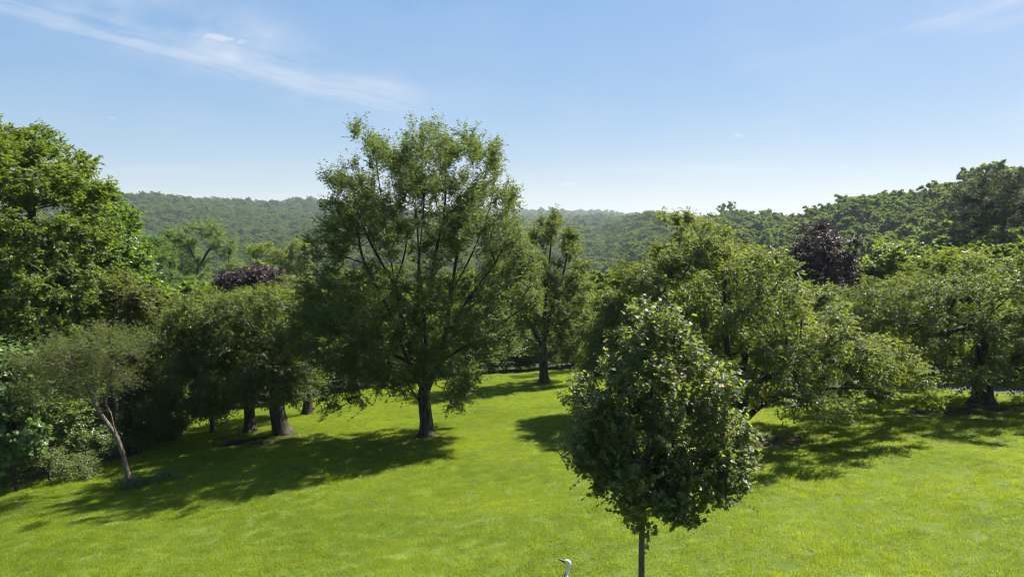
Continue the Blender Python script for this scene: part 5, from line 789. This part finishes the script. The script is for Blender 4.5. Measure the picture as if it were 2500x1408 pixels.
MAPLE_N = 720
MAPLE_LOBES = [(0.12, -0.481, 5.45, 0.278, 0.437, 0.278), (0.12, 0, 5.45, 0.278, 0.437, 0.278), (0.12, 0.481, 5.45, 0.278, 0.437, 0.278), (0.41, -0.499, 5.39, 0.202, 0.453, 0.253), (0.41, 0, 5.39, 0.202, 0.453, 0.253), (0.41, 0.499, 5.39, 0.202, 0.453, 0.253), (-0.11, -0.591, 5.16, 0.253, 0.537, 0.253), (-0.11, 0, 5.16, 0.253, 0.537, 0.253), (-0.11, 0.591, 5.16, 0.253, 0.537, 0.253), (0.65, -0.593, 5.1, 0.278, 0.539, 0.303), (0.65, 0, 5.1, 0.278, 0.539, 0.303), (0.65, 0.593, 5.1, 0.278, 0.539, 0.303), (0.18, -0.726, 4.87, 0.455, 0.66, 0.354), (0.18, 0, 4.87, 0.455, 0.66, 0.354), (0.18, 0.726, 4.87, 0.455, 0.66, 0.354), (-0.4, -0.707, 4.75, 0.227, 0.643, 0.303), (-0.4, 0, 4.75, 0.227, 0.643, 0.303), (-0.4, 0.707, 4.75, 0.227, 0.643, 0.303), (1.01, -0.654, 4.69, 0.253, 0.595, 0.354), (1.01, 0, 4.69, 0.253, 0.595, 0.354), (1.01, 0.654, 4.69, 0.253, 0.595, 0.354), (-0.81, -0.574, 4.28, 0.278, 0.521, 0.227), (-0.81, 0, 4.28, 0.278, 0.521, 0.227), (-0.81, 0.574, 4.28, 0.278, 0.521, 0.227), (-0.95, -0.482, 3.93, 0.152, 0.438, 0.202), (-0.95, 0, 3.93, 0.152, 0.438, 0.202), (-0.95, 0.482, 3.93, 0.152, 0.438, 0.202), (-0.51, -0.695, 4.05, 0.354, 0.632, 0.404), (-0.51, 0, 4.05, 0.354, 0.632, 0.404), (-0.51, 0.695, 4.05, 0.354, 0.632, 0.404), (0.19, -0.797, 4.17, 0.505, 0.725, 0.455), (0.19, 0, 4.17, 0.505, 0.725, 0.455), (0.19, 0.797, 4.17, 0.505, 0.725, 0.455), (0.9, -0.695, 4.11, 0.404, 0.632, 0.455), (0.9, 0, 4.11, 0.404, 0.632, 0.455), (0.9, 0.695, 4.11, 0.404, 0.632, 0.455), (1.32, -0.502, 3.99, 0.202, 0.457, 0.354), (1.32, 0, 3.99, 0.202, 0.457, 0.354), (1.32, 0.502, 3.99, 0.202, 0.457, 0.354), (-0.8, -0.574, 3.64, 0.253, 0.521, 0.227), (-0.8, 0, 3.64, 0.253, 0.521, 0.227), (-0.8, 0.574, 3.64, 0.253, 0.521, 0.227), (-0.27, -0.754, 3.46, 0.404, 0.685, 0.303), (-0.27, 0, 3.46, 0.404, 0.685, 0.303), (-0.27, 0.754, 3.46, 0.404, 0.685, 0.303), (0.44, -0.787, 3.46, 0.455, 0.715, 0.354), (0.44, 0, 3.46, 0.455, 0.715, 0.354), (0.44, 0.787, 3.46, 0.455, 0.715, 0.354), (1.04, -0.654, 3.46, 0.354, 0.595, 0.303), (1.04, 0, 3.46, 0.354, 0.595, 0.303), (1.04, 0.654, 3.46, 0.354, 0.595, 0.303), (1.36, -0.482, 3.58, 0.177, 0.438, 0.202), (1.36, 0, 3.58, 0.177, 0.438, 0.202), (1.36, 0.482, 3.58, 0.177, 0.438, 0.202), (-0.2, -0.764, 2.98, 0.253, 0.695, 0.202), (-0.2, 0, 2.98, 0.253, 0.695, 0.202), (-0.2, 0.764, 2.98, 0.253, 0.695, 0.202), (0.33, -0.795, 3.01, 0.404, 0.723, 0.227), (0.33, 0, 3.01, 0.404, 0.723, 0.227), (0.33, 0.795, 3.01, 0.404, 0.723, 0.227), (0.86, -0.712, 3.13, 0.303, 0.648, 0.202), (0.86, 0, 3.13, 0.303, 0.648, 0.202), (0.86, 0.712, 3.13, 0.303, 0.648, 0.202), (-0.05, -0.635, 2.73, 0.126, 0.577, 0.111), (-0.05, 0, 2.73, 0.126, 0.577, 0.111), (-0.05, 0.635, 2.73, 0.126, 0.577, 0.111), (0.57, -0.73, 2.86, 0.202, 0.664, 0.141), (0.57, 0, 2.86, 0.202, 0.664, 0.141), (0.57, 0.73, 2.86, 0.202, 0.664, 0.141), (-0.62, -0.654, 3.28, 0.253, 0.595, 0.253), (-0.62, 0, 3.28, 0.253, 0.595, 0.253), (-0.62, 0.654, 3.28, 0.253, 0.595, 0.253), (0.09, -0.795, 3.1, 0.354, 0.723, 0.227), (0.09, 0, 3.1, 0.354, 0.723, 0.227), (0.09, 0.795, 3.1, 0.354, 0.723, 0.227), (1.16, -0.603, 3.25, 0.253, 0.549, 0.227), (1.16, 0, 3.25, 0.253, 0.549, 0.227), (1.16, 0.603, 3.25, 0.253, 0.549, 0.227), (-0.98, -0.459, 3.52, 0.152, 0.418, 0.202), (-0.98, 0, 3.52, 0.152, 0.418, 0.202), (-0.98, 0.459, 3.52, 0.152, 0.418, 0.202), (1.47, -0.381, 3.75, 0.126, 0.346, 0.202), (1.47, 0, 3.75, 0.126, 0.346, 0.202), (1.47, 0.381, 3.75, 0.126, 0.346, 0.202), (-0.99, -0.459, 4.37, 0.071, 0.418, 0.202), (-0.99, 0, 4.37, 0.071, 0.418, 0.202), (-0.99, 0.459, 4.37, 0.071, 0.418, 0.202), (-0.87, -0.54, 4.52, 0.071, 0.491, 0.152), (-0.87, 0, 4.52, 0.071, 0.491, 0.152), (-0.87, 0.54, 4.52, 0.071, 0.491, 0.152), (0.0, -0.38, 5.68, 0.101, 0.346, 0.152), (0.0, 0, 5.68, 0.101, 0.346, 0.152), (0.0, 0.38, 5.68, 0.101, 0.346, 0.152), (0.32, -0.393, 5.65, 0.081, 0.358, 0.152), (0.32, 0, 5.65, 0.081, 0.358, 0.152), (0.32, 0.393, 5.65, 0.081, 0.358, 0.152)]
MAPLE_LEAD = [[(0.04, 0, 0.77), (0.02, 0, 1.66), (0.02, 0, 2.54), (0.05, 0, 3.29), (0.12, 0, 4.25), (0.17, 0, 5.14), (0.15, 0, 5.58)], [(0.02, 0, 2.54), (-0.29, -0.2, 3.03), (-0.74, -0.3, 3.68), (-1.03, -0.3, 4.12)], [(0.03, 0, 2.77), (0.46, -0.3, 3.29), (0.95, -0.4, 3.87), (1.32, -0.3, 4.19)], [(0.04, 0, 3.03), (-0.18, -0.6, 3.87), (-0.44, -0.6, 4.51)], [(0.05, 0, 3.29), (0.45, 0.5, 4.12), (0.74, 0.5, 4.89)], [(0.03, 0, 2.77), (0.27, -0.8, 3.48), (0.44, -0.9, 4.25)], [(0.04, 0, 3.03), (-0.05, 0.7, 3.74), (-0.12, 0.7, 4.57)]]
# young maple in front: its nearest leaves are single objects
def build_maple():
    t = dict(name='maple_tree', label='young maple tree with reddish shoot tips and a straight thin bare trunk, nearest of all', cat='tree', x=2.0, y=11.0, group=None, kind='maple', nt=MAPLE_N, ns=6, nl=8, L=.070, tr=.046, fork=.5,
             lobes=MAPLE_LOBES, lead=MAPLE_LEAD)
    root, (pos, ax, sv, nm, size, tint, wr, fold), mat, rng = build_tree(t, 5)
    zb = root.location.z
    # young shoots: reddish leaves at the tops of the shoots
    hi = pos[:, 2] - np.interp(np.hypot(pos[:, 0], pos[:, 1]), [0, .5, 1, 1.6], [4.6, 4.3, 3.4, 2.4])
    red = (hi > .12) & (rng.uniform(0, 1, len(tint)) < .14)
    size = np.where(red, size * .7, size)
    tint = np.where(red, rng.uniform(.96, 1.0, len(tint)), tint)
    order = np.argsort(pos[:, 1] + .8 * np.abs(rng.normal(size=len(pos))) * .4)
    near = order[:300]
    rest = np.setdiff1d(np.arange(len(pos)), near)
    v, f = leaf_arrays(pos[rest], ax[rest], sv[rest], nm[rest], size[rest], wr, fold, MAPLE_PLAIN)
    o = obj('crown', mesh_tris('crown', v, f, mat, np.repeat(tint[rest], len(MAPLE_PLAIN[0]))), root)
    o['kind'] = 'stuff'
    tv, tf = MAPLE
    protos = [mesh_tris('leaf', tv * np.array([1, wr, fold]), tf, mat, np.full(len(tv), q)) for q in (.12, .28, .42, .55, .7, .98)]
    for i in near:
        k = 5 if tint[i] > .955 else int(np.clip(tint[i] / .8 * 5, 0, 4))
        l = obj('leaf', protos[k], root)
        M = Matrix(np.c_[ax[i] * size[i], sv[i] * size[i], nm[i] * size[i]].tolist()).to_4x4()
        M.translation = Vector(pos[i])
        l.matrix_local = M
build_maple()

# weeds round the foot of the leaning tree
def weed(label, x, y, n, r, seed):
    rng = np.random.default_rng(seed)
    zb = gh(x, y)
    root = thing('weed_clump', label, 'weeds', (x, y, zb))
    a = rng.uniform(0, 6.283, n); q = r * np.sqrt(rng.uniform(0, 1, n))
    T = np.c_[q * np.cos(a), q * np.sin(a) * .7, rng.uniform(.04, .24, n)]
    T[:, 2] += ground_h(T[:, 0] + x, T[:, 1] + y) - zb
    pos, ax, sv, nm, size, tint, wr, fold, tw = frames(rng, T, np.array([0, 0, -.2]), 'weed', 4, 5, .07)
    v, f = leaf_arrays(pos, ax, sv, nm, size, wr, fold)
    obj('foliage', mesh_tris('foliage', v, f, LEAF['weed'], np.repeat(tint, 4)), root)
    acc = Acc()
    for p in T[::2]:
        tube(acc, np.array([(p[0] * .8, p[1] * .8, p[2] - .22), p]), np.array([.004, .002]), 3, cap=False)
    obj('stems', acc.mesh('stems', BARK_YOUNG), root)
weed('leafy weeds sprouting round the foot of the leaning trunk', -11.55, 21.8, 70, .55, 1)
weed('small tuft of weeds on the lawn just right of the leaning trunk', -10.7, 22.2, 26, .3, 2)
weed('few weeds at the foot of the slender pear trunk', 1.75, 40.1, 24, .4, 3)

# ------------------------------------------------------------------ far edge of the lawn and woods beyond
def bush_mesh(seed, kind, rx, ry, rz, nt, L):
    rng = np.random.default_rng(seed)
    lobes = [(rng.uniform(-.5, .5) * rx, rng.uniform(-.4, .4) * ry, rz * rng.uniform(.45, .75), rx * rng.uniform(.45, .7), ry * .6, rz * rng.uniform(.35, .5)) for _ in range(6)]
    lobes += [(rng.uniform(-.7, .7) * rx, rng.uniform(-.4, .4) * ry, rz * .3, rx * .5, ry * .6, rz * .3) for _ in range(3)]
    P, par, nl_, T = grow(rng, [[(0, 0, -.1), (.05, 0, rz * .15), (0, .05, rz * .3)]], lobes, nt, .8)
    tr_, br = wood(P, par, nl_, .07)
    if tr_.v:
        br.add(np.concatenate(tr_.v), np.concatenate(tr_.f))
    pos, ax, sv, nm, size, tint, wr, fold, tw = frames(rng, T, np.array([0, 0, rz * .2]), kind, 7, 10, L)
    k = pos[:, 2] > .02
    v, f = leaf_arrays(pos[k], ax[k], sv[k], nm[k], size[k], wr, fold)
    return br.mesh('stem', BARK), mesh_tris('foliage', v, f, LEAF[kind], np.repeat(tint[k], 4))
BUSH = [bush_mesh(1, 'bush_dark', 2.2, 1.8, 3.0, 240, .15), bush_mesh(2, 'bush_dark', 2.6, 1.8, 2.4, 240, .15), bush_mesh(3, 'cherry_light', 2.0, 1.7, 3.4, 240, .14), bush_mesh(4, 'bush_dark', 1.8, 1.6, 4.2, 260, .15)]
def bush(k, x, y, s, rz, label, group):
    root = thing('bush', label, 'bush', (x, y, gh(x, y) - .05), group)
    root.rotation_euler = (0, 0, rz); root.scale = (s, s, s)
    obj('stem', BUSH[k][0], root); obj('foliage', BUSH[k][1], root)
rb = random.Random(4)
g1 = 'bushes along the shaded far edge of the lawn'
for k, (x, y, s) in enumerate([(-11.5, 41.5, 1.2), (-8.6, 44.5, 1.1), (-5.8, 46.6, 1.25), (-3.0, 48.8, 1.1), (-.4, 49.8, 1.0), (2.0, 50.3, 1.05), (4.6, 50.6, .95), (7.2, 50.2, 1.3), (9.8, 48.2, 1.3), (12.4, 45.6, 1.2), (15.0, 43.4, 1.3),
                               (-15.2, 40.5, 1.2), (-18.0, 36.0, 1.2), (-18.2, 32.0, 1.1)]):
    where = 'between the leaning tree and the left cherry row' if x < -14.6 else 'behind the tall pear tree' if x < -2 else 'behind the trunk of the slender pear tree' if x < 6 else 'behind the tall cherry and the young maple'
    bush((2, 0, 2, 3, 1, 0, 1, 2, 3, 0, 1, 2, 3, 0)[k], x, y, s, rb.uniform(0, 6.28), 'bushy shrub at the far lawn edge ' + where, 'bushes ' + where)
g2 = 'bushes in the dark wood beyond the driveway'
for k, (x, y, s) in enumerate([(14.6, 40.6, 1.4), (17.4, 37.6, 1.45), (20.2, 34.8, 1.4), (23.0, 32.2, 1.45), (26.0, 29.4, 1.4), (29.2, 26.2, 1.4), (21.5, 40.0, 1.6), (26.0, 36.0, 1.6), (31.5, 31.0, 1.6)]):
    bush((3, 0, 3, 1, 3, 2, 3, 0, 3)[k], x, y, s, rb.uniform(0, 6.28), 'dark shrub in the shaded wood beyond the grey driveway', g2)

# ------------------------------------------------------------------ forest
def forest_mesh(seed, h, rad, nt, L, kind='forest', ns=6, nl=7):
    rng = np.random.default_rng(seed)
    lobes = []
    for k in range(15):
        a = rng.uniform(0, 6.283); q = rad * rng.uniform(.15, .68); z = h * rng.uniform(.46, .82)
        q *= min(1, (1.05 - z / h) * 2.6)
        lobes.append((q * math.cos(a), q * math.sin(a), z, rad * rng.uniform(.28, .44), rad * rng.uniform(.28, .44), h * rng.uniform(.08, .13)))
    lobes.append((rad * .15, 0, h * .80, rad * .55, rad * .5, h * .13))
    P, par, nl_, T = grow(rng, [[(0, 0, -.5), (.1, 0, h * .2), (0, .1, h * .42)], [(0, .1, h * .42), (.2, 0, h * .75)]], lobes, nt, 2.0)
    tr_, br = wood(P, par, nl_, .24, .02, minr=.035)
    pos, ax, sv, nm, size, tint, wr, fold, tw = frames(rng, T, np.array([0, 0, h * .5]), kind, ns, nl, L)
    v, f = leaf_arrays(pos, ax, sv, nm, size, wr, fold)
    wv = np.concatenate(tr_.v + br.v)
    off = 0; wf = []
    for A in (tr_, br):
        for ff in A.f:
            wf.append(ff + off)
        off += A.n
    wf = np.concatenate(wf)
    me = mesh_tris('forest_tree', np.concatenate([v, wv]), np.concatenate([f, wf + len(v)]), LEAF[kind], np.concatenate([np.repeat(tint, 4), np.zeros(len(wv))]))
    me.materials.append(BARK)
    me.polygons.foreach_set('material_index', np.r_[np.zeros(len(f), np.int32), np.ones(len(wf), np.int32)])
    return me
FOREST = [forest_mesh(s, h, r, 200, L) for s, h, r, L in ((1, 13.0, 5.6, .42), (2, 14, 5.2, .42), (3, 12, 6.0, .44), (4, 13.5, 6.2, .45), (5, 15, 5.4, .42))]
def build_forest():
    rng = np.random.default_rng(31)
    rows = []
    D = 52.0
    while D < 3300:
        s = 6.3 * (1 + max(0, D - 150) / 2600)
        if D > 1400:
            s *= 1.5
        xs = np.arange(-.86 * D, .92 * D, s)
        x = xs + rng.uniform(-.42, .42, len(xs)) * s
        y = D + rng.uniform(-.42, .42, len(xs)) * s
        rows.append(np.c_[x, y, np.full(len(xs), s / 6.3)])
        D += s
    # woods that come nearer on the right, beyond the driveway, and on the left
    a = np.c_[rng.uniform(30, 52, 24), rng.uniform(33, 52, 24), np.ones(24)]
    a = a[a[:, 1] > 82 - 1.25 * a[:, 0]]
    b = np.c_[rng.uniform(-48, -20, 30), rng.uniform(36, 52, 30), np.ones(30)]
    p = np.concatenate([a, b] + rows)
    # leave room for the trees that stand singly in the dip
    for qx, qy, qr in ((-32.5, 75, 7), (-28, 60, 6), (-25.7, 82, 6), (10, 72, 5), (40, 60, 7), (18, 42, 5), (-14, 40, 4)):
        p = p[np.hypot(p[:, 0] - qx, p[:, 1] - qy) > qr]
    n = len(p)
    z = ground_h(p[:, 0], p[:, 1])
    idx = rng.integers(0, 5, n); yaw = rng.uniform(0, 6.283, n)
    scl = np.clip(rng.lognormal(-.12, np.where(np.hypot(p[:, 0], p[:, 1]) < 140, .22, .15), n), .5, 1.5) * np.minimum(p[:, 2], 2.6) ** .6
    big = rng.uniform(0, 1, n) > .975
    scl = np.where(big, scl * 1.16, scl)
    dist = np.hypot(p[:, 0], p[:, 1])
    px = 1250 + 1785 * p[:, 0] / p[:, 1]
    # the woods are younger and lower where they come close
    e1 = np.interp(px, [-200, 300, 480, 700, 1440, 1900, 2150, 2300, 2700], [-.03, -.02, -.025, -.027, -.040, -.026, -.030, .0, .02])
    e2 = np.interp(px, [-200, 300, 1000, 1440, 1640, 1900, 2150, 2300, 2430, 2700], [.02, .005, -.02, -.012, .010, .020, .038, .062, .088, .105])
    lim = np.where(dist < 140, e1 + (e2 - e1) * np.clip((dist - 60) / 100, 0, 1) * .6, np.where(dist < 270, e2, 1))
    h0 = np.array([13, 14, 12, 13.5, 15])[idx]
    room = (EYE + lim * p[:, 1] - z) / h0 * rng.uniform(.86, 1.02, n)
    scl = np.minimum(scl, room)
    ok = scl > .33
    p, z, idx, yaw, scl, dist = (q[ok] for q in (p, z, idx, yaw, scl, dist)); n = len(p)
    hgt = h0[ok] * scl
    # which of them can be seen singly: nearest first, above what stands before them
    fx = [0, 160, 290, 340, 470, 600, 700, 780, 1330, 1440, 1500, 1560, 1640, 1850, 1930, 2100, 2150, 2280, 2500]
    fy = [280, 420, 480, 600, 540, 630, 600, 500, 520, 620, 660, 600, 540, 570, 560, 600, 640, 600, 430]
    px = 1250 + 1785 * p[:, 0] / p[:, 1]; top = 560 - 1785 * (z + hgt - EYE) / p[:, 1]
    vis = (px > -20) & (px < 2520) & (top < np.interp(px, fx, fy) - 4)
    run = np.full(64, 9e9); single = []
    for i in np.argsort(p[:, 1]):
        if not (-20 < px[i] < 2520):
            continue
        b_ = int(np.clip(px[i] / 40, 0, 63))
        if vis[i] and top[i] < run[b_] - 3 and len(single) < 285:
            single.append(i)
        run[b_] = min(run[b_], top[i] + 1785 * .25 * hgt[i] / p[i, 1])
    single = np.array(single)
    for i in single:
        o = obj('forest_tree', FOREST[idx[i]], None, (p[i, 0], p[i, 1], z[i] - .2))
        o.rotation_euler = (0, 0, yaw[i]); o.scale = (scl[i],) * 3
        if px[i] < 800:
            tag(o, 'leafy tree in the valley wood below the far left ridge', 'tree', 'trees of the valley wood below the left ridge')
        elif px[i] < 1640:
            tag(o, 'leafy tree in the wood seen between the pear trees and the wide cherry', 'tree', 'trees of the wood in the middle gap')
        else:
            crest = top[i] < np.interp(px[i], [1640, 1800, 1950, 2150, 2250, 2350, 2430, 2500], [540, 535, 527, 508, 495, 468, 445, 438])
            side = 'left of the purple crown' if px[i] < 1960 else 'between the purple crown and the dark pine' if px[i] < 2300 else 'around the dark shaggy pine'
            if crest:
                tag(o, 'leafy hillside tree outlined against the sky, ' + side, 'tree', 'skyline trees ' + side)
            else:
                tag(o, 'round leafy hillside tree below the skyline, ' + side, 'tree', 'hillside trees ' + side)
    rest = np.setdiff1d(np.arange(n), single)
    pc = bpy.data.collections.new('forest_trees')
    for k, me in enumerate(FOREST):
        pc.objects.link(bpy.data.objects.new('forest_tree_form', me))
    me = bpy.data.meshes.new('forest')
    v = np.c_[p[rest, :2], z[rest] - .2].astype(np.float32)
    me.vertices.add(len(v)); me.vertices.foreach_set('co', v.ravel()); me.update()
    def att(nm, ty, data, field):
        q = me.attributes.new(nm, ty, 'POINT'); q.data.foreach_set(field, np.ascontiguousarray(data).ravel())
    m_ = len(rest)
    att('rot', 'FLOAT_VECTOR', np.c_[np.zeros((m_, 2)), yaw[rest]].astype(np.float32), 'vector')
    att('scl', 'FLOAT_VECTOR', np.repeat(scl[rest][:, None], 3, 1).astype(np.float32), 'vector')
    att('idx', 'INT', idx[rest].astype(np.int32), 'value')
    o = obj('forest', me)
    o['kind'] = 'stuff'
    scatter(o, pc)
    print('forest', n, 'single', len(single), 'far of single', p[single, 1].max())
build_forest()

# ------------------------------------------------------------------ garden heron (statue) on the lawn
def plain(name, c1, c2, rough, spec=.5, sc_=30):
    m, n = new_mat(name)
    tcn = n.n('ShaderNodeTexCoord')
    finish(n, princ(n, n.mix(n.noise(tcn.outputs['Object'], sc_, 4, .6), rgba(c1), rgba(c2)), rough, spec))
    return m
def build_heron():
    hx, hy, at_z = 0.940, 12.0, 1.390
    zb = gh(hx, hy)
    root = thing('heron_statue', 'white garden heron with dark dagger bill looking left, beside the young maple', 'bird statue', (hx, hy, zb))
    white = plain('heron_white', (.70, .70, .71), (.84, .84, .85), .5)
    dark = plain('heron_black', (.010, .010, .012), (.03, .03, .032), .45)
    grey = plain('heron_grey', (.10, .11, .13), (.20, .21, .24), .6)
    H = at_z - zb                                  # height of the head above the grass
    # one body from crown to tail: x points right, the head looks left
    P = spline([(-.044, 0, H - .014), (-.012, 0, H + .006), (.022, 0, H - .008), (.040, 0, H - .045), (.034, 0, H - .095), (.010, 0, H - .165), (-.020, 0, H - .235), (-.022, 0, H - .285), (.02, 0, H - .33), (.10, 0, H - .37), (.19, 0, H - .41), (.27, 0, H - .45), (.34, 0, H - .49)], .012)
    s = np.r_[0, np.cumsum(np.linalg.norm(np.diff(P, axis=0), axis=1))]; s /= s[-1]
    R = np.interp(s, [0, .03, .07, .12, .17, .30, .40, .48, .56, .68, .80, .9, 1], [.012, .029, .033, .030, .025, .026, .030, .040, .060, .078, .07, .04, .012])
    a = Acc(); tube(a, P, R, 16)
    obj('body', a.mesh('body', white), root)
    a = Acc()
    tube(a, np.array([(-.035, 0, H - .004), (-.10, 0, H + .028), (-.165, 0, H + .058)]), np.array([.014, .009, .002]), 10)
    o = obj('bill', a.mesh('bill', grey), root); o['label'] = 'pale grey upper bill'
    a = Acc()
    tube(a, np.array([(-.030, 0, H - .026), (-.095, 0, H + .008), (-.158, 0, H + .048)]), np.array([.015, .010, .002]), 10)
    o = obj('bill', a.mesh('bill', dark), root); o['label'] = 'black lower bill'
    for sgn in (-1, 1):
        a = Acc()
        tube(a, np.array([(-.004, sgn * .024, H - .012), (-.004, sgn * .029, H - .012), (-.004, sgn * .033, H - .012)]), np.array([.006, .006, .004]), 10)
        obj('eye', a.mesh('eye', dark), root)
    q = spline([(.010, 0, H + .016), (.046, 0, H - .016), (.064, 0, H - .06), (.078, 0, H - .105)], .02)
    a = Acc(); tube(a, q, np.linspace(.010, .002, len(q)), 8)
    obj('crest', a.mesh('crest', dark), root)
    q = spline([(-.016, -.012, H - .175), (-.044, -.014, H - .235), (-.050, -.012, H - .285), (-.020, -.01, H - .345)], .02)
    a = Acc(); tube(a, q, np.interp(np.linspace(0, 1, len(q)), [0, .3, 1], [.004, .013, .015]), 8)
    obj('throat_stripe', a.mesh('throat_stripe', dark), root)
    for sgn in (-1, 1):
        a = Acc()
        q = spline([(.05, sgn * .045, H - .345), (.14, sgn * .075, H - .385), (.26, sgn * .055, H - .45), (.38, sgn * .012, H - .52)], .03)
        tube(a, q, np.interp(np.linspace(0, 1, len(q)), [0, .3, .7, 1], [.02, .045, .034, .004]), 10)
        obj('wing', a.mesh('wing', grey), root)
        a = Acc(); hl = H - .42
        tube(a, np.array([(.14, sgn * .035, hl), (.145, sgn * .035, hl * .52), (.12, sgn * .035, hl * .46), (.135, sgn * .035, .01)]), np.array([.016, .009, .010, .008]), 8)
        for ta in (-2.6, 3.14, 2.6, 0):
            tube(a, np.array([(.135, sgn * .035, .015), (.135 + .04 * math.cos(ta), sgn * .035 + .04 * math.sin(ta), .012), (.135 + .075 * math.cos(ta), sgn * .035 + .075 * math.sin(ta), .005)]), np.array([.007, .005, .002]), 6)
        obj('leg', a.mesh('leg', dark), root)
build_heron()

# ------------------------------------------------------------------ air
def build_haze():
    x0, x1, y0, y1, z0, z1 = -3900, 3900, -1200, 4100, -80, 85
    v = np.array([(x, y, z) for x in (x0, x1) for y in (y0, y1) for z in (z0, z1)], float)
    f = np.array([(0, 1, 3, 2), (4, 6, 7, 5), (0, 4, 5, 1), (2, 3, 7, 6), (0, 2, 6, 4), (1, 5, 7, 3)])
    m, n = new_mat('haze_air')
    pv = n.n('ShaderNodeVolumePrincipled')
    pv.inputs['Color'].default_value = (.74, .86, 1.0, 1)
    pv.inputs['Density'].default_value = HAZE
    pv.inputs['Anisotropy'].default_value = .2
    finish(n, None, pv.outputs[0])
    o = obj('haze', mesh_tris('haze', v, f, m))
    o['kind'] = 'stuff'
HAZE = 1.35e-4
build_haze()
